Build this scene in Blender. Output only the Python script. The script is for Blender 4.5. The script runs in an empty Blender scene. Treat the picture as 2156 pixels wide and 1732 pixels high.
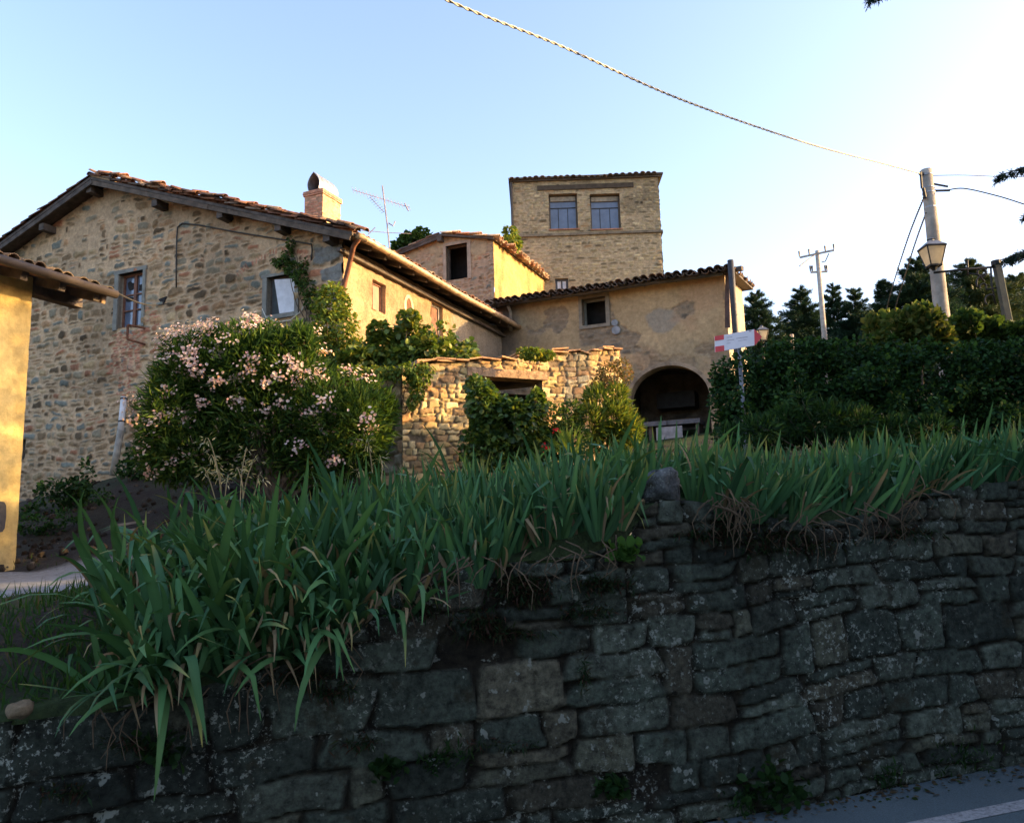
import bpy, math, random
import numpy as np
from math import radians, sin, cos, pi, sqrt

random.seed(11)
RNG = np.random.default_rng(11)
SC = bpy.context.scene
COL = SC.collection

# ------------------------------------------------------------------ camera
E = 1.6                                   # eye height above the road
FPX, CX, CY = 1700.0, 1078.0, 866.0       # photo measured on a 2156 x 1732 raster
TH, RO = radians(8.5), radians(1.5)
EYE = np.array([0.0, 0.0, E])
_f = np.array([0, cos(TH), sin(TH)])
_r0 = np.array([1.0, 0, 0]); _u0 = np.array([0, -sin(TH), cos(TH)])
_r = cos(RO) * _r0 - sin(RO) * _u0
_u = sin(RO) * _r0 + cos(RO) * _u0


def ray(px, py):
    return _f * FPX + _r * (px - CX) - _u * (py - CY)


def P(px, py, d):
    """world point whose depth (world Y) is d on the sight line of a photo point"""
    v = ray(px, py)
    return EYE + v * (d / v[1])


class Fr:
    """upright wall frame: origin, horizontal tangent, outward normal"""
    def __init__(s, O, T, N):
        s.O = np.array(O[:2], float); s.T = np.array(T, float); s.N = np.array(N, float)

    def uv(s, px, py, off=0.0):
        v = ray(px, py)
        o = s.O + s.N * off
        t = np.dot(o - EYE[:2], s.N) / np.dot(v[:2], s.N)
        p = EYE + v * t
        return float(np.dot(p[:2] - s.O, s.T)), float(p[2])

    def pt(s, u, z, off=0.0):
        q = s.O + s.T * u + s.N * off
        return np.array([q[0], q[1], z])


# ------------------------------------------------------------------ noise
_TAB = np.random.default_rng(5).random((256, 256))
_TAB3 = np.random.default_rng(6).random((64, 64, 64))


def vn(x, y):
    x = np.asarray(x, float) + 1000.3; y = np.asarray(y, float) + 1000.7
    xi = np.floor(x).astype(int); yi = np.floor(y).astype(int)
    fx = x - xi; fy = y - yi
    fx = fx * fx * (3 - 2 * fx); fy = fy * fy * (3 - 2 * fy)
    a = _TAB[xi & 255, yi & 255]; b = _TAB[(xi + 1) & 255, yi & 255]
    c = _TAB[xi & 255, (yi + 1) & 255]; d = _TAB[(xi + 1) & 255, (yi + 1) & 255]
    return (a * (1 - fx) + b * fx) * (1 - fy) + (c * (1 - fx) + d * fx) * fy


def fbm(x, y, o=4):
    s = 0; a = .5; t = 0
    for k in range(o):
        s = s + a * vn(x * 2 ** k + 17 * k, y * 2 ** k + 9 * k); t += a; a *= .5
    return s / t


def vn3(p):
    p = np.asarray(p, float) + 500.37
    i = np.floor(p).astype(int); f = p - i; f = f * f * (3 - 2 * f)
    r = 0
    for dx in (0, 1):
        for dy in (0, 1):
            for dz in (0, 1):
                w = (f[:, 0] if dx else 1 - f[:, 0]) * (f[:, 1] if dy else 1 - f[:, 1]) * (f[:, 2] if dz else 1 - f[:, 2])
                r = r + w * _TAB3[(i[:, 0] + dx) & 63, (i[:, 1] + dy) & 63, (i[:, 2] + dz) & 63]
    return r


def sstep(a, b, x):
    t = np.clip((x - a) / (b - a + 1e-9), 0, 1)
    return t * t * (3 - 2 * t)


# ------------------------------------------------------------------ objects
BASE = {}


def tag(o, label=None, cat=None, group=None, kind=None):
    if label: o['label'] = label
    if cat: o['category'] = cat
    if group: o['group'] = group
    if kind: o['kind'] = kind
    return o


def thing(name, label, cat, base, group=None):
    o = bpy.data.objects.new(name, None); COL.objects.link(o)
    o.location = [float(c) for c in base]; o.empty_display_size = .2
    BASE[o.name] = np.array(base, float)
    return tag(o, label, cat, group)


def link(name, me, parent, base):
    o = bpy.data.objects.new(name, me); COL.objects.link(o)
    if parent is not None:
        o.parent = parent
    else:
        o.location = [float(c) for c in base]
    BASE[o.name] = np.array(base, float)
    return o


def pick_base(V, parent):
    if parent is not None: return BASE[parent.name]
    lo = V.min(0); hi = V.max(0)
    return np.array([(lo[0] + hi[0]) / 2, (lo[1] + hi[1]) / 2, lo[2]])


def meshnp(name, V, Fs, mat, parent=None, col=None, smooth=False, base=None):
    """V (n,3) world coords; Fs = face array or list of arrays (each m x k)"""
    V = np.asarray(V, float)
    if isinstance(Fs, np.ndarray): Fs = [Fs]
    Fs = [np.asarray(f, np.int32) for f in Fs if len(f)]
    b = pick_base(V, parent) if base is None else np.array(base, float)
    me = bpy.data.meshes.new(name)
    me.vertices.add(len(V)); me.vertices.foreach_set('co', (V - b).astype(np.float32).ravel())
    nl = sum(f.size for f in Fs); npol = sum(len(f) for f in Fs)
    me.loops.add(nl); me.polygons.add(npol)
    me.loops.foreach_set('vertex_index', np.concatenate([f.ravel() for f in Fs]))
    tot = np.concatenate([np.full(len(f), f.shape[1], np.int32) for f in Fs])
    st = np.concatenate([[0], np.cumsum(tot)[:-1]]).astype(np.int32)
    me.polygons.foreach_set('loop_start', st)
    me.polygons.foreach_set('loop_total', tot)
    if smooth: me.polygons.foreach_set('use_smooth', np.ones(npol, bool))
    me.update(calc_edges=True); me.validate()
    if col is not None:
        a = me.attributes.new('col', 'FLOAT_COLOR', 'POINT')
        c4 = np.ones((len(V), 4), np.float32); c4[:, :3] = col
        a.data.foreach_set('color', c4.ravel())
    if mat: me.materials.append(mat)
    return link(name, me, parent, b)


class MB:
    def __init__(s): s.v = []; s.f = []

    def add(s, vs, fs):
        o = len(s.v)
        s.v += [tuple(float(c) for c in v) for v in vs]
        s.f += [tuple(i + o for i in f) for f in fs]
        return s

    def box8(s, p):
        return s.add(p, [(0, 3, 2, 1), (4, 5, 6, 7), (0, 1, 5, 4), (1, 2, 6, 5), (2, 3, 7, 6), (3, 0, 4, 7)])

    def fbox(s, fr, u0, u1, z0, z1, o0, o1):
        return s.box8([fr.pt(u0, z0, o1), fr.pt(u1, z0, o1), fr.pt(u1, z0, o0), fr.pt(u0, z0, o0),
                       fr.pt(u0, z1, o1), fr.pt(u1, z1, o1), fr.pt(u1, z1, o0), fr.pt(u0, z1, o0)])

    def bar(s, p, q, w, h, up=(0, 0, 1)):
        p = np.array(p, float); q = np.array(q, float); d = q - p; d /= np.linalg.norm(d)
        a = np.cross(d, up); a /= np.linalg.norm(a); b = np.cross(a, d)
        a = a * w / 2; b = b * h / 2
        return s.box8([p - a - b, p + a - b, q + a - b, q - a - b, p - a + b, p + a + b, q + a + b, q - a + b])

    def tube(s, pts, r, seg=8, cap=True):
        pts = [np.array(p, float) for p in pts]; n = len(pts)
        rs = [r] * n if np.isscalar(r) else list(r)
        vs = []; a0 = None
        for i in range(n):
            d = pts[min(i + 1, n - 1)] - pts[max(i - 1, 0)]; d /= (np.linalg.norm(d) + 1e-9)
            ref = np.array([0, 0, 1.0]) if abs(d[2]) < .9 else np.array([1.0, 0, 0])
            a = np.cross(d, ref) if a0 is None else a0 - d * np.dot(a0, d)
            a /= np.linalg.norm(a); a0 = a; b = np.cross(d, a)
            for k in range(seg):
                t = 2 * pi * k / seg
                vs.append(pts[i] + rs[i] * (cos(t) * a + sin(t) * b))
        fs = [(i * seg + k, i * seg + (k + 1) % seg, (i + 1) * seg + (k + 1) % seg, (i + 1) * seg + k)
              for i in range(n - 1) for k in range(seg)]
        if cap: fs += [tuple(range(seg))[::-1], tuple((n - 1) * seg + k for k in range(seg))]
        return s.add(vs, fs)

    def build(s, name, mat, parent=None, smooth=False, base=None, col=None):
        V = np.array(s.v)
        b = pick_base(V, parent) if base is None else np.array(base, float)
        me = bpy.data.meshes.new(name)
        me.from_pydata([tuple(v) for v in (V - b)], [], s.f)
        if smooth: me.polygons.foreach_set('use_smooth', np.ones(len(me.polygons), bool))
        if col is not None:
            a = me.attributes.new('col', 'FLOAT_COLOR', 'POINT')
            c4 = np.ones((len(V), 4), np.float32); c4[:, :3] = col
            a.data.foreach_set('color', c4.ravel())
        me.materials.append(mat)
        return link(name, me, parent, b)


# ------------------------------------------------------------------ materials
def _nt(name):
    m = bpy.data.materials.new(name); m.use_nodes = True
    nt = m.node_tree; nt.nodes.clear()
    return m, nt, nt.nodes.new('ShaderNodeOutputMaterial')


def N(nt, t, **kw):
    n = nt.nodes.new(t)
    for k, v in kw.items():
        if k in n.inputs: n.inputs[k].default_value = v
        else: setattr(n, k, v)
    return n


def mixc(nt, fac, a, b, mode='MIX'):
    m = nt.nodes.new('ShaderNodeMix'); m.data_type = 'RGBA'; m.blend_type = mode
    for sock, v in ((m.inputs[0], fac), (m.inputs[6], a), (m.inputs[7], b)):
        if hasattr(v, 'is_linked'): nt.links.new(v, sock)
        elif isinstance(v, (int, float)): sock.default_value = v
        else: sock.default_value = (*v, 1)
    return m.outputs[2]


def ramp(nt, src, pts):
    r = nt.nodes.new('ShaderNodeValToRGB'); nt.links.new(src, r.inputs[0])
    e = r.color_ramp.elements
    while len(e) < len(pts): e.new(.5)
    for i, (p, c) in enumerate(pts):
        e[i].position = p; e[i].color = (c, c, c, 1) if isinstance(c, (int, float)) else (*c, 1)
    return r.outputs[0]


def noise(nt, scale, detail=4, rough=.6, vec=None, dist=0):
    n = N(nt, 'ShaderNodeTexNoise', Scale=scale, Detail=detail, Roughness=rough, Distortion=dist)
    if vec is None:
        g = nt.nodes.new('ShaderNodeNewGeometry'); vec = g.outputs['Position']
    nt.links.new(vec, n.inputs['Vector'])
    return n.outputs[0]


def finish(nt, out, color, rough, bump=0, bsrc=None, metal=0, bdist=.02, spec=.4):
    b = N(nt, 'ShaderNodeBsdfPrincipled', Metallic=metal, Roughness=rough)
    b.inputs['Specular IOR Level'].default_value = spec
    if hasattr(color, 'is_linked'): nt.links.new(color, b.inputs['Base Color'])
    else: b.inputs['Base Color'].default_value = (*color, 1)
    if bump and bsrc is not None:
        bp = N(nt, 'ShaderNodeBump', Strength=bump, Distance=bdist)
        nt.links.new(bsrc, bp.inputs['Height']); nt.links.new(bp.outputs[0], b.inputs['Normal'])
    nt.links.new(b.outputs[0], out.inputs[0])
    return b


def m_simple(name, c, rough=.8, var=.25, scale=6, bump=.3, bscale=30, metal=0, spec=.4, c2=None, cut=(.35, .65)):
    m, nt, out = _nt(name)
    f = ramp(nt, noise(nt, scale), [(cut[0], 0.0), (cut[1], 1.0)])
    lo = tuple(x * (1 - var) for x in c); hi = tuple(min(1, x * (1 + var)) for x in c) if c2 is None else c2
    col = mixc(nt, f, lo, hi)
    finish(nt, out, col, rough, bump, noise(nt, bscale, 5), metal, spec=spec)
    return m


def m_attr(name, rough=.92, bump=.5, bscale=25, fine=40, finevar=.35, lichen=None, bdist=.02, spec=.2, moss=None):
    """colour comes from the mesh attribute 'col' (what each stone or leaf is made of)"""
    m, nt, out = _nt(name)
    a = N(nt, 'ShaderNodeAttribute', attribute_name='col')
    f = ramp(nt, noise(nt, fine, 5, .7), [(.3, 1 - finevar), (.7, 1 + finevar)])
    col = mixc(nt, 1.0, a.outputs['Color'], f, 'MULTIPLY')
    if moss:
        mk = ramp(nt, noise(nt, moss[1], 6, .7), [(moss[2], 0.0), (moss[2] + .1, 1.0)])
        col = mixc(nt, mk, col, moss[0])
    if lichen:
        cl, sc, th = lichen
        big = ramp(nt, noise(nt, 1.3, 3), [(.42, 0.0), (.62, 1.0)])
        sp = ramp(nt, noise(nt, sc, 4, .75), [(th, 0.0), (th + .06, 1.0)])
        mm = N(nt, 'ShaderNodeMath', operation='MULTIPLY'); nt.links.new(big, mm.inputs[0]); nt.links.new(sp, mm.inputs[1])
        col = mixc(nt, mm.outputs[0], col, cl)
        sp2 = ramp(nt, noise(nt, sc * .35, 3, .7), [(th + .07, 0.0), (th + .10, .8)])
        col = mixc(nt, sp2, col, tuple(x * .8 for x in cl))
    finish(nt, out, col, rough, bump, noise(nt, bscale, 6, .7), bdist=bdist, spec=spec)
    return m


def m_leaf(name, trans=.3, rough=.45, spec=.35):
    m, nt, out = _nt(name)
    a = N(nt, 'ShaderNodeAttribute', attribute_name='col')
    b = N(nt, 'ShaderNodeBsdfPrincipled', Roughness=rough); b.inputs['Specular IOR Level'].default_value = spec
    nt.links.new(a.outputs['Color'], b.inputs['Base Color'])
    t = nt.nodes.new('ShaderNodeBsdfTranslucent')
    c = mixc(nt, 1.0, a.outputs['Color'], (1.5, 1.35, .6), 'MULTIPLY')
    nt.links.new(c, t.inputs[0])
    mx = N(nt, 'ShaderNodeMixShader'); mx.inputs[0].default_value = trans
    nt.links.new(b.outputs[0], mx.inputs[1]); nt.links.new(t.outputs[0], mx.inputs[2])
    nt.links.new(mx.outputs[0], out.inputs[0])
    return m


def m_glass(name, c, rough=.08):
    m, nt, out = _nt(name)
    f = ramp(nt, noise(nt, 2.5, 3), [(.3, .8), (.7, 1.2)])
    finish(nt, out, mixc(nt, 1.0, (*c,), f, 'MULTIPLY'), rough, .08, noise(nt, 6, 2), spec=.8)
    return m


def m_frost(name):
    m, nt, out = _nt(name)
    c = mixc(nt, ramp(nt, noise(nt, 7, 3), [(.3, 0.0), (.7, 1.0)]), (.62, .56, .42), (.80, .74, .58))
    b = N(nt, 'ShaderNodeBsdfPrincipled', Roughness=.3); nt.links.new(c, b.inputs['Base Color'])
    t = nt.nodes.new('ShaderNodeBsdfTranslucent'); nt.links.new(c, t.inputs[0])
    mx = N(nt, 'ShaderNodeMixShader'); mx.inputs[0].default_value = .55
    nt.links.new(b.outputs[0], mx.inputs[1]); nt.links.new(t.outputs[0], mx.inputs[2]); nt.links.new(mx.outputs[0], out.inputs[0])
    return m


M = {}
M['rubble'] = m_attr('rubble_masonry', bump=.6, bscale=22, fine=14, finevar=.28)
M['plaster'] = m_attr('old_plaster', bump=.55, bscale=16, fine=10, finevar=.22)
M['roughcast'] = m_attr('roughcast_plaster', bump=.9, bscale=14, fine=18, finevar=.3, bdist=.04)
M['drystone'] = m_attr('dark_lichened_stone', bump=1.0, bscale=34, fine=22, finevar=.8, lichen=((.24, .26, .225), 30, .565), moss=((.024, .022, .013), 4.5, .57))
M['soil'] = m_attr('soil_and_grass', bump=.9, bscale=18, fine=14, finevar=.5, bdist=.06)
M['tile'] = m_attr('terracotta_tiles', bump=.4, bscale=30, fine=9, finevar=.45)
M['leaf'] = m_leaf('leaf_green', .36, .6, .12)
M['gloss_leaf'] = m_leaf('glossy_leaf', .35, .4, .35)
M['iris'] = m_leaf('iris_leaf', .18, .62, .18)
M['needle'] = m_leaf('conifer_needles', .12, .6, .2)
M['petal'] = m_leaf('flower_petals', .35, .6, .1)
M['bark'] = m_simple('bark', (.09, .065, .045), .95, .4, 9, .8, 25)
M['old_wood'] = m_simple('weathered_wood', (.075, .06, .05), .85, .4, 5, .6, 22)
M['red_wood'] = m_simple('red_brown_wood', (.17, .075, .045), .7, .3, 7, .3, 30)
M['grey_stone'] = m_simple('grey_sandstone', (.20, .20, .175), .9, .2, 5, .4, 25)
M['copper'] = m_simple('aged_copper_gutter', (.36, .25, .15), .5, .3, 4, .15, 20, metal=.35, c2=(.5, .36, .22))
M['dark_gutter'] = m_simple('dark_gutter', (.10, .095, .085), .6, .3, 4, .15, 20, metal=.3)
M['rust'] = m_simple('rusty_metal', (.16, .065, .035), .8, .35, 8, .3, 30, metal=.2)
M['black_iron'] = m_simple('black_iron', (.03, .03, .03), .6, .3, 10, .2, 40, metal=.4)
M['zinc'] = m_simple('zinc_metal', (.30, .30, .32), .5, .3, 6, .2, 20, metal=.6)
M['concrete'] = m_simple('weathered_concrete', (.30, .27, .23), .9, .25, 4, .4, 30)
M['pale_wood'] = m_simple('grey_pole_wood', (.34, .31, .27), .9, .25, 4, .4, 30)
M['glass'] = m_glass('window_glass', (.10, .13, .19))
M['curtain'] = m_glass('curtained_glass', (.10, .125, .18), .12)
M['white_paint'] = m_simple('flaking_white_paint', (.62, .64, .68), .7, .12, 5, .2, 30)
M['pvc'] = m_simple('white_pvc', (.62, .62, .62), .45, .1, 4, .05, 20)
M['pvc_dirty'] = m_simple('dirty_pvc', (.27, .25, .20), .6, .25, 6, .1, 20)
M['recess_shade'] = m_simple('recess_shade_black', (.018, .017, .017), .9, .3, 6, .3, 25)  # near-black that stands in for the shade inside openings
M['lamp_glass'] = m_frost('frosted_lamp_glass')
M['cable'] = m_simple('dark_cable', (.035, .033, .03), .6, .2, 10, .1, 30)
M['pale_cable'] = m_simple('twisted_pale_cable', (.52, .50, .42), .6, .25, 30, .1, 30)
M['sign_white'] = m_simple('sign_white', (.74, .72, .78), .45, .04, 5, .03, 20)
M['sign_red'] = m_simple('sign_red', (.62, .06, .07), .45, .08, 5, .03, 20)
M['sign_ink'] = m_simple('sign_ink', (.30, .27, .32), .6, .1, 5, .03, 20)
M['galv'] = m_simple('galvanised_post', (.17, .18, .20), .5, .3, 6, .1, 30, metal=.3)
M['asphalt'] = None

# ------------------------------------------------------------------ masonry
def pattern(U, V, spec, seed):
    r = np.random.default_rng(seed)
    UU, VV = np.meshgrid(U, V)
    su = seed * 3.17
    wp = spec.get('warp', .02); slope = spec.get('slope', 0.0); wave = spec.get('wave', .06)
    mort = np.array(spec.get('mortar', (.4, .3, .2)))
    H = spec.get('rough', .012) * (fbm(UU * 7 + su, VV * 7) - .5) * 2 + spec.get('base', 0.0)
    mv = spec.get('mvar', .45)
    C = mort[None, None, :] * (1 - mv / 2 + mv * fbm(UU * 1.7 + su, VV * 1.7))[..., None]
    C = C * (1 - .12 + .24 * vn(UU * 11, VV * 11))[..., None]
    for fn in spec.get('tint', []): C = fn(UU, VV, C)
    WU = UU + wp * ((vn(UU * 5 + su, VV * 5) - .5) * 2 + (vn(UU * 14, VV * 14 + su) - .5))
    WV = VV - slope * UU - wave * (vn(UU * .9 + su, VV * .5) - .5) * 2 + wp * ((vn(UU * 5, VV * 5 + su + 50) - .5) * 2 + (vn(UU * 14 + 9, VV * 14) - .5))
    mg = wp * 3 + wave + .02

    def stone(cu, cv, w, h, colr, prot, edge, rot=0., p=4., gap=0., strict=None):
        hw = w / 2 - gap; hh = h / 2 - gap
        if hw < .01 or hh < .01: return
        R = max(w, h) / 2 + mg if rot else None
        i0, i1 = np.searchsorted(U, [cu - (R or w / 2 + mg), cu + (R or w / 2 + mg)])
        cz = cv + slope * cu
        j0, j1 = np.searchsorted(V, [cz - (R or h / 2 + mg) - abs(slope) * w, cz + (R or h / 2 + mg) + abs(slope) * w])
        if i1 - i0 < 2 or j1 - j0 < 2: return
        sl = (slice(j0, j1), slice(i0, i1))
        du = WU[sl] - cu; dv = WV[sl] - cv
        if rot: du, dv = du * cos(rot) + dv * sin(rot), -du * sin(rot) + dv * cos(rot)
        tx, ty = r.uniform(-spec.get('shear', .18), spec.get('shear', .18), 2)
        q = np.abs(du * (1 + ty * dv / hh) / hw) ** p + np.abs(dv * (1 + tx * du / hw) / hh) ** p
        d = (1 - q ** (1 / p)) * min(hw, hh)
        m = sstep(0, edge, d)
        mh = np.clip(d / (edge * spec.get('soft', 1.6)), 0, 1) ** .5
        a, b = r.uniform(-.09, .09, 2)
        hgt = prot * mh + (a * du + b * dv) * m * spec.get('tilt', 1.)
        H[sl] = np.where(m > 0, np.maximum(H[sl], spec.get('base', 0.) * (1 - m) + hgt + (H[sl] - spec.get('base', 0.)) * .6), H[sl])
        cc = np.array(colr)[None, None, :] * (.82 + .36 * vn(UU[sl] * 9 + cu * 31, VV[sl] * 9 + cv * 17))[..., None]
        C[sl] = C[sl] * (1 - m[..., None]) + cc * m[..., None]

    def pick(pal):
        ws = np.array([x[1] for x in pal]); k = r.choice(len(pal), p=ws / ws.sum())
        return np.array(pal[k][0]) * r.uniform(.78, 1.25)

    for L in spec.get('layers', []):
        a, b, c, d = L['rect']; v = c
        pfn = L.get('pfn')
        while v < d:
            sc = L['scale'](v) if 'scale' in L else 1.
            h = r.uniform(*L['ch']) * sc
            u = a - r.uniform(0, .3)
            while u < b:
                w = max(r.uniform(*L['cw']) * sc, h * L.get('minasp', .6))
                pr = L.get('p', 1.)
                if pfn: pr = pfn(u + w / 2, v + h / 2 + slope * u)
                if r.random() < pr:
                    k = r.random()
                    g = L.get('gap', .01)
                    kw = dict(prot=0, edge=L.get('edge', .02))
                    if k < L.get('split', .15) and h > .11:      # two thin stones on top of each other
                        hs = h * r.uniform(.35, .65)
                        for cv, hh in ((v + hs / 2, hs), (v + hs + (h - hs) / 2, h - hs)):
                            kw['prot'] = L['prot'] * r.uniform(.4, 1.2)
                            stone(u + w / 2, cv, w, hh, pick(L['pal']), p=r.uniform(*L.get('pw', (2.6, 6))), gap=g, rot=0, **kw)
                    else:
                        kw['prot'] = L['prot'] * r.uniform(.4, 1.25)
                        s = r.uniform(L.get('shrink', .85), 1.0)
                        stone(u + w / 2, v + h / 2 + r.uniform(-.1, .1) * h * (1 - s) * 3, w * s, h * r.uniform(L.get('shrink', .85), 1.0), pick(L['pal']),
                              p=r.uniform(*L.get('pw', (2.6, 6))), gap=g, rot=r.normal(0, L.get('rot', .05)), **kw)
                u += w
            v += h
    for fn in spec.get('extra', []): fn(stone, r, pick)
    if 'plaster' in spec:
        mk, pc, ph = spec['plaster'](UU, VV)
        C = C * (1 - mk[..., None]) + pc * mk[..., None]
        H = H * (1 - mk) + ph * mk
    for fn in spec.get('stain', []): C = fn(UU, VV, C)
    return H, C


def wall(name, fr, u0, u1, z0, z1, res, spec, mat, parent, top=None, holes=(), arch=None, seed=1, off=0.0,
         reveal=.25, rcol=(.2, .17, .13), smooth=False, hz=1.0, base=None):
    U = np.arange(u0, u1 + res * .5, res); V = np.arange(z0, z1 + res * hz * .5, res * hz)
    for h in holes:
        for x in h[:2]: U[np.argmin(abs(U - x))] = x
        for x in h[2:4]: V[np.argmin(abs(V - x))] = x
    H, C = pattern(U, V, spec, seed)
    nu, nv = len(U), len(V)
    T = np.full(nu, z1 + 1.) if top is None else np.array([top(u) for u in U])
    Z = np.minimum(np.repeat(V[:, None], nu, 1), T[None, :])
    XY = fr.O[None, None, :] + fr.T[None, None, :] * U[None, :, None] + fr.N[None, None, :] * (H + off)[..., None]
    VV = np.concatenate([XY, Z[..., None]], 2).reshape(-1, 3)
    uc = (U[:-1] + U[1:]) / 2; vc = (V[:-1] + V[1:]) / 2
    keep = V[:-1, None] < np.maximum(T[:-1], T[1:])[None, :]
    UC, VC = np.meshgrid(uc, vc)
    for h in holes: keep &= ~((UC > h[0]) & (UC < h[1]) & (VC > h[2]) & (VC < h[3]))
    if arch:
        ac, aw, az, ah = arch            # centre u, half width, spring z, rise
        keep &= ~((abs(UC - ac) < aw) & (VC < az + ah * np.sqrt(np.clip(1 - ((UC - ac) / aw) ** 2, 0, 1))))
    jj, ii = np.nonzero(keep)
    a = jj * nu + ii
    flip = (fr.T[0] * fr.N[1] - fr.T[1] * fr.N[0]) > 0
    F = np.stack([a, a + 1, a + nu + 1, a + nu], 1)
    if flip: F = F[:, ::-1]
    ev = []; ef = []
    n0 = len(VV)
    for h in holes:
        c = [(h[0], h[2]), (h[1], h[2]), (h[1], h[3]), (h[0], h[3])]
        for k in range(4):
            p, q = c[k], c[(k + 1) % 4]
            o = n0 + len(ev)
            ev += [fr.pt(p[0], p[1], off + .01), fr.pt(q[0], q[1], off + .01), fr.pt(q[0], q[1], off - reveal), fr.pt(p[0], p[1], off - reveal)]
            ef.append((o, o + 1, o + 2, o + 3))
    Cc = C.reshape(-1, 3)
    Fs = [F]
    if ev:
        VV = np.concatenate([VV, np.array(ev)]); Cc = np.concatenate([Cc, np.tile(np.array(rcol), (len(ev), 1))]); Fs.append(np.array(ef))
    return meshnp(name, VV, Fs, mat, parent, Cc, smooth=smooth, base=base)


# ------------------------------------------------------------------ instancing into one mesh
def scatter(tv, tf, pos, X, Y, Z, s, tcol=None):
    """template verts (k,3) in axes X,Y,Z scaled by s (n,) or (n,3) at pos (n,3)"""
    tv = np.asarray(tv, float); n = len(pos); k = len(tv)
    s = np.asarray(s, float)
    if s.ndim == 1: s = np.repeat(s[:, None], 3, 1)
    V = (pos[:, None, :] + tv[None, :, 0, None] * (X * s[:, :1])[:, None, :] + tv[None, :, 1, None] * (Y * s[:, 1:2])[:, None, :]
         + tv[None, :, 2, None] * (Z * s[:, 2:3])[:, None, :])
    Fs = []
    for f in tf:
        f = np.asarray(f)
        Fs.append((f[None] + (np.arange(n) * k)[:, None, None]).reshape(-1, f.shape[1]))
    return V.reshape(-1, 3), Fs


def unit(a): return a / (np.linalg.norm(a, axis=-1, keepdims=True) + 1e-9)


LEAF_OVAL = (np.array([(0, 0, 0), (.32, .35, .06), (.30, .70, .03), (0, 1, -.08), (-.30, .70, .03), (-.32, .35, .06)]), [np.array([(0, 1, 2, 3), (0, 3, 4, 5)])])
LEAF_LANCE = (np.array([(0, 0, 0), (.10, .4, .02), (0, 1, -.05), (-.10, .4, .02)]), [np.array([(0, 1, 2, 3)])])
LEAF_BROAD = (np.array([(0, 0, 0), (.5, .3, .10), (.42, .75, .05), (0, 1.05, -.12), (-.42, .75, .05), (-.5, .3, .10)]), [np.array([(0, 1, 2, 3), (0, 3, 4, 5)])])
NEEDLE = (np.array([(-.10, 0, 0), (.10, 0, 0), (.22, .55, -.05), (.02, 1, -.22), (-.2, .6, -.05)]), [np.array([(0, 1, 2, 3, 4)])])
TUFT = (np.array([(0, 0, 0), (.05, .1, 0), (.32, .85, .05), (.07, .3, 0), (.03, 1, -.02), (-.06, .3, 0), (-.34, .8, -.05), (-.05, .1, 0)]), [np.array([(0, 1, 2, 3), (0, 3, 4, 5), (0, 5, 6, 7)])])
PETAL = (np.array([(0, 0, 0), (.45, .2, .3), (.2, .62, .12), (0, .4, 0), (-.2, .62, .12), (-.45, .2, .3), (-.35, -.35, .2), (0, -.5, .25), (.35, -.35, .2)]),
         [np.array([(0, 8, 1, 2), (0, 2, 3, 4), (0, 4, 5, 6), (0, 6, 7, 8)])])


def rnd_dirs(n, r):
    a = r.normal(size=(n, 3)); return unit(a)


def orient(fwd, r, jitter=.3, up=None):
    n = len(fwd)
    Y = unit(fwd + rnd_dirs(n, r) * jitter)
    ref = rnd_dirs(n, r) * .8 + (np.array([0, 0, 1.0]) if up is None else up)
    X = unit(np.cross(Y, ref)); Z = np.cross(X, Y)
    return X, Y, Z


def pal_colors(pal, n, r, jit=.22):
    ws = np.array([p[1] for p in pal], float); cs = np.array([p[0] for p in pal])
    k = r.choice(len(pal), n, p=ws / ws.sum())
    return cs[k] * (1 + r.uniform(-jit, jit, (n, 1)))


def blob_points(blobs, n, r, shell=.55, clump=0., cfreq=2.):
    """points through the outer part of a union of ellipsoids; clump thins them in patches"""
    a = np.array([b[1][0] * b[1][1] + b[1][1] * b[1][2] + b[1][0] * b[1][2] for b in blobs]); a = a / a.sum()
    c = np.array([b[0] for b in blobs], float); R = np.array([b[1] for b in blobs], float)
    k = r.choice(len(blobs), n, p=a)
    d = rnd_dirs(n, r)
    rr = shell + (1.08 - shell) * r.random(n) ** .7
    p = c[k] + d * R[k] * rr[:, None]
    out = unit(d / R[k])
    if clump > 0:
        q = vn3(p * cfreq) * .65 + vn3(p * cfreq * 2.3 + 7) * .35
        keep = q > clump + r.uniform(-.06, .06, n)
        p, out = p[keep], out[keep]
    return p, out


def foliage(name, blobs, n, tmpl, size, pal, parent, mat='leaf', seed=1, droop=.3, jitter=.7, shell=.5, clump=.0, cfreq=2., zmin=None, jit=.22, flat=1.0):
    r = np.random.default_rng(seed)
    p, out = blob_points(blobs, n, r, shell, clump, cfreq)
    if zmin is not None:
        k = p[:, 2] > zmin; p, out = p[k], out[k]
    fwd = out + np.array([0, 0, -droop])
    X, Y, Z = orient(fwd, r, jitter, up=out * .6 + np.array([0, 0, .7]))
    s = r.uniform(size[0], size[1], len(p))
    V, F = scatter(tmpl[0], tmpl[1], p, X, Y, Z, s)
    c = np.repeat(pal_colors(pal, len(p), r, jit), len(tmpl[0]), 0)
    return meshnp(name, V, F, M[mat], parent, c)


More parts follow.
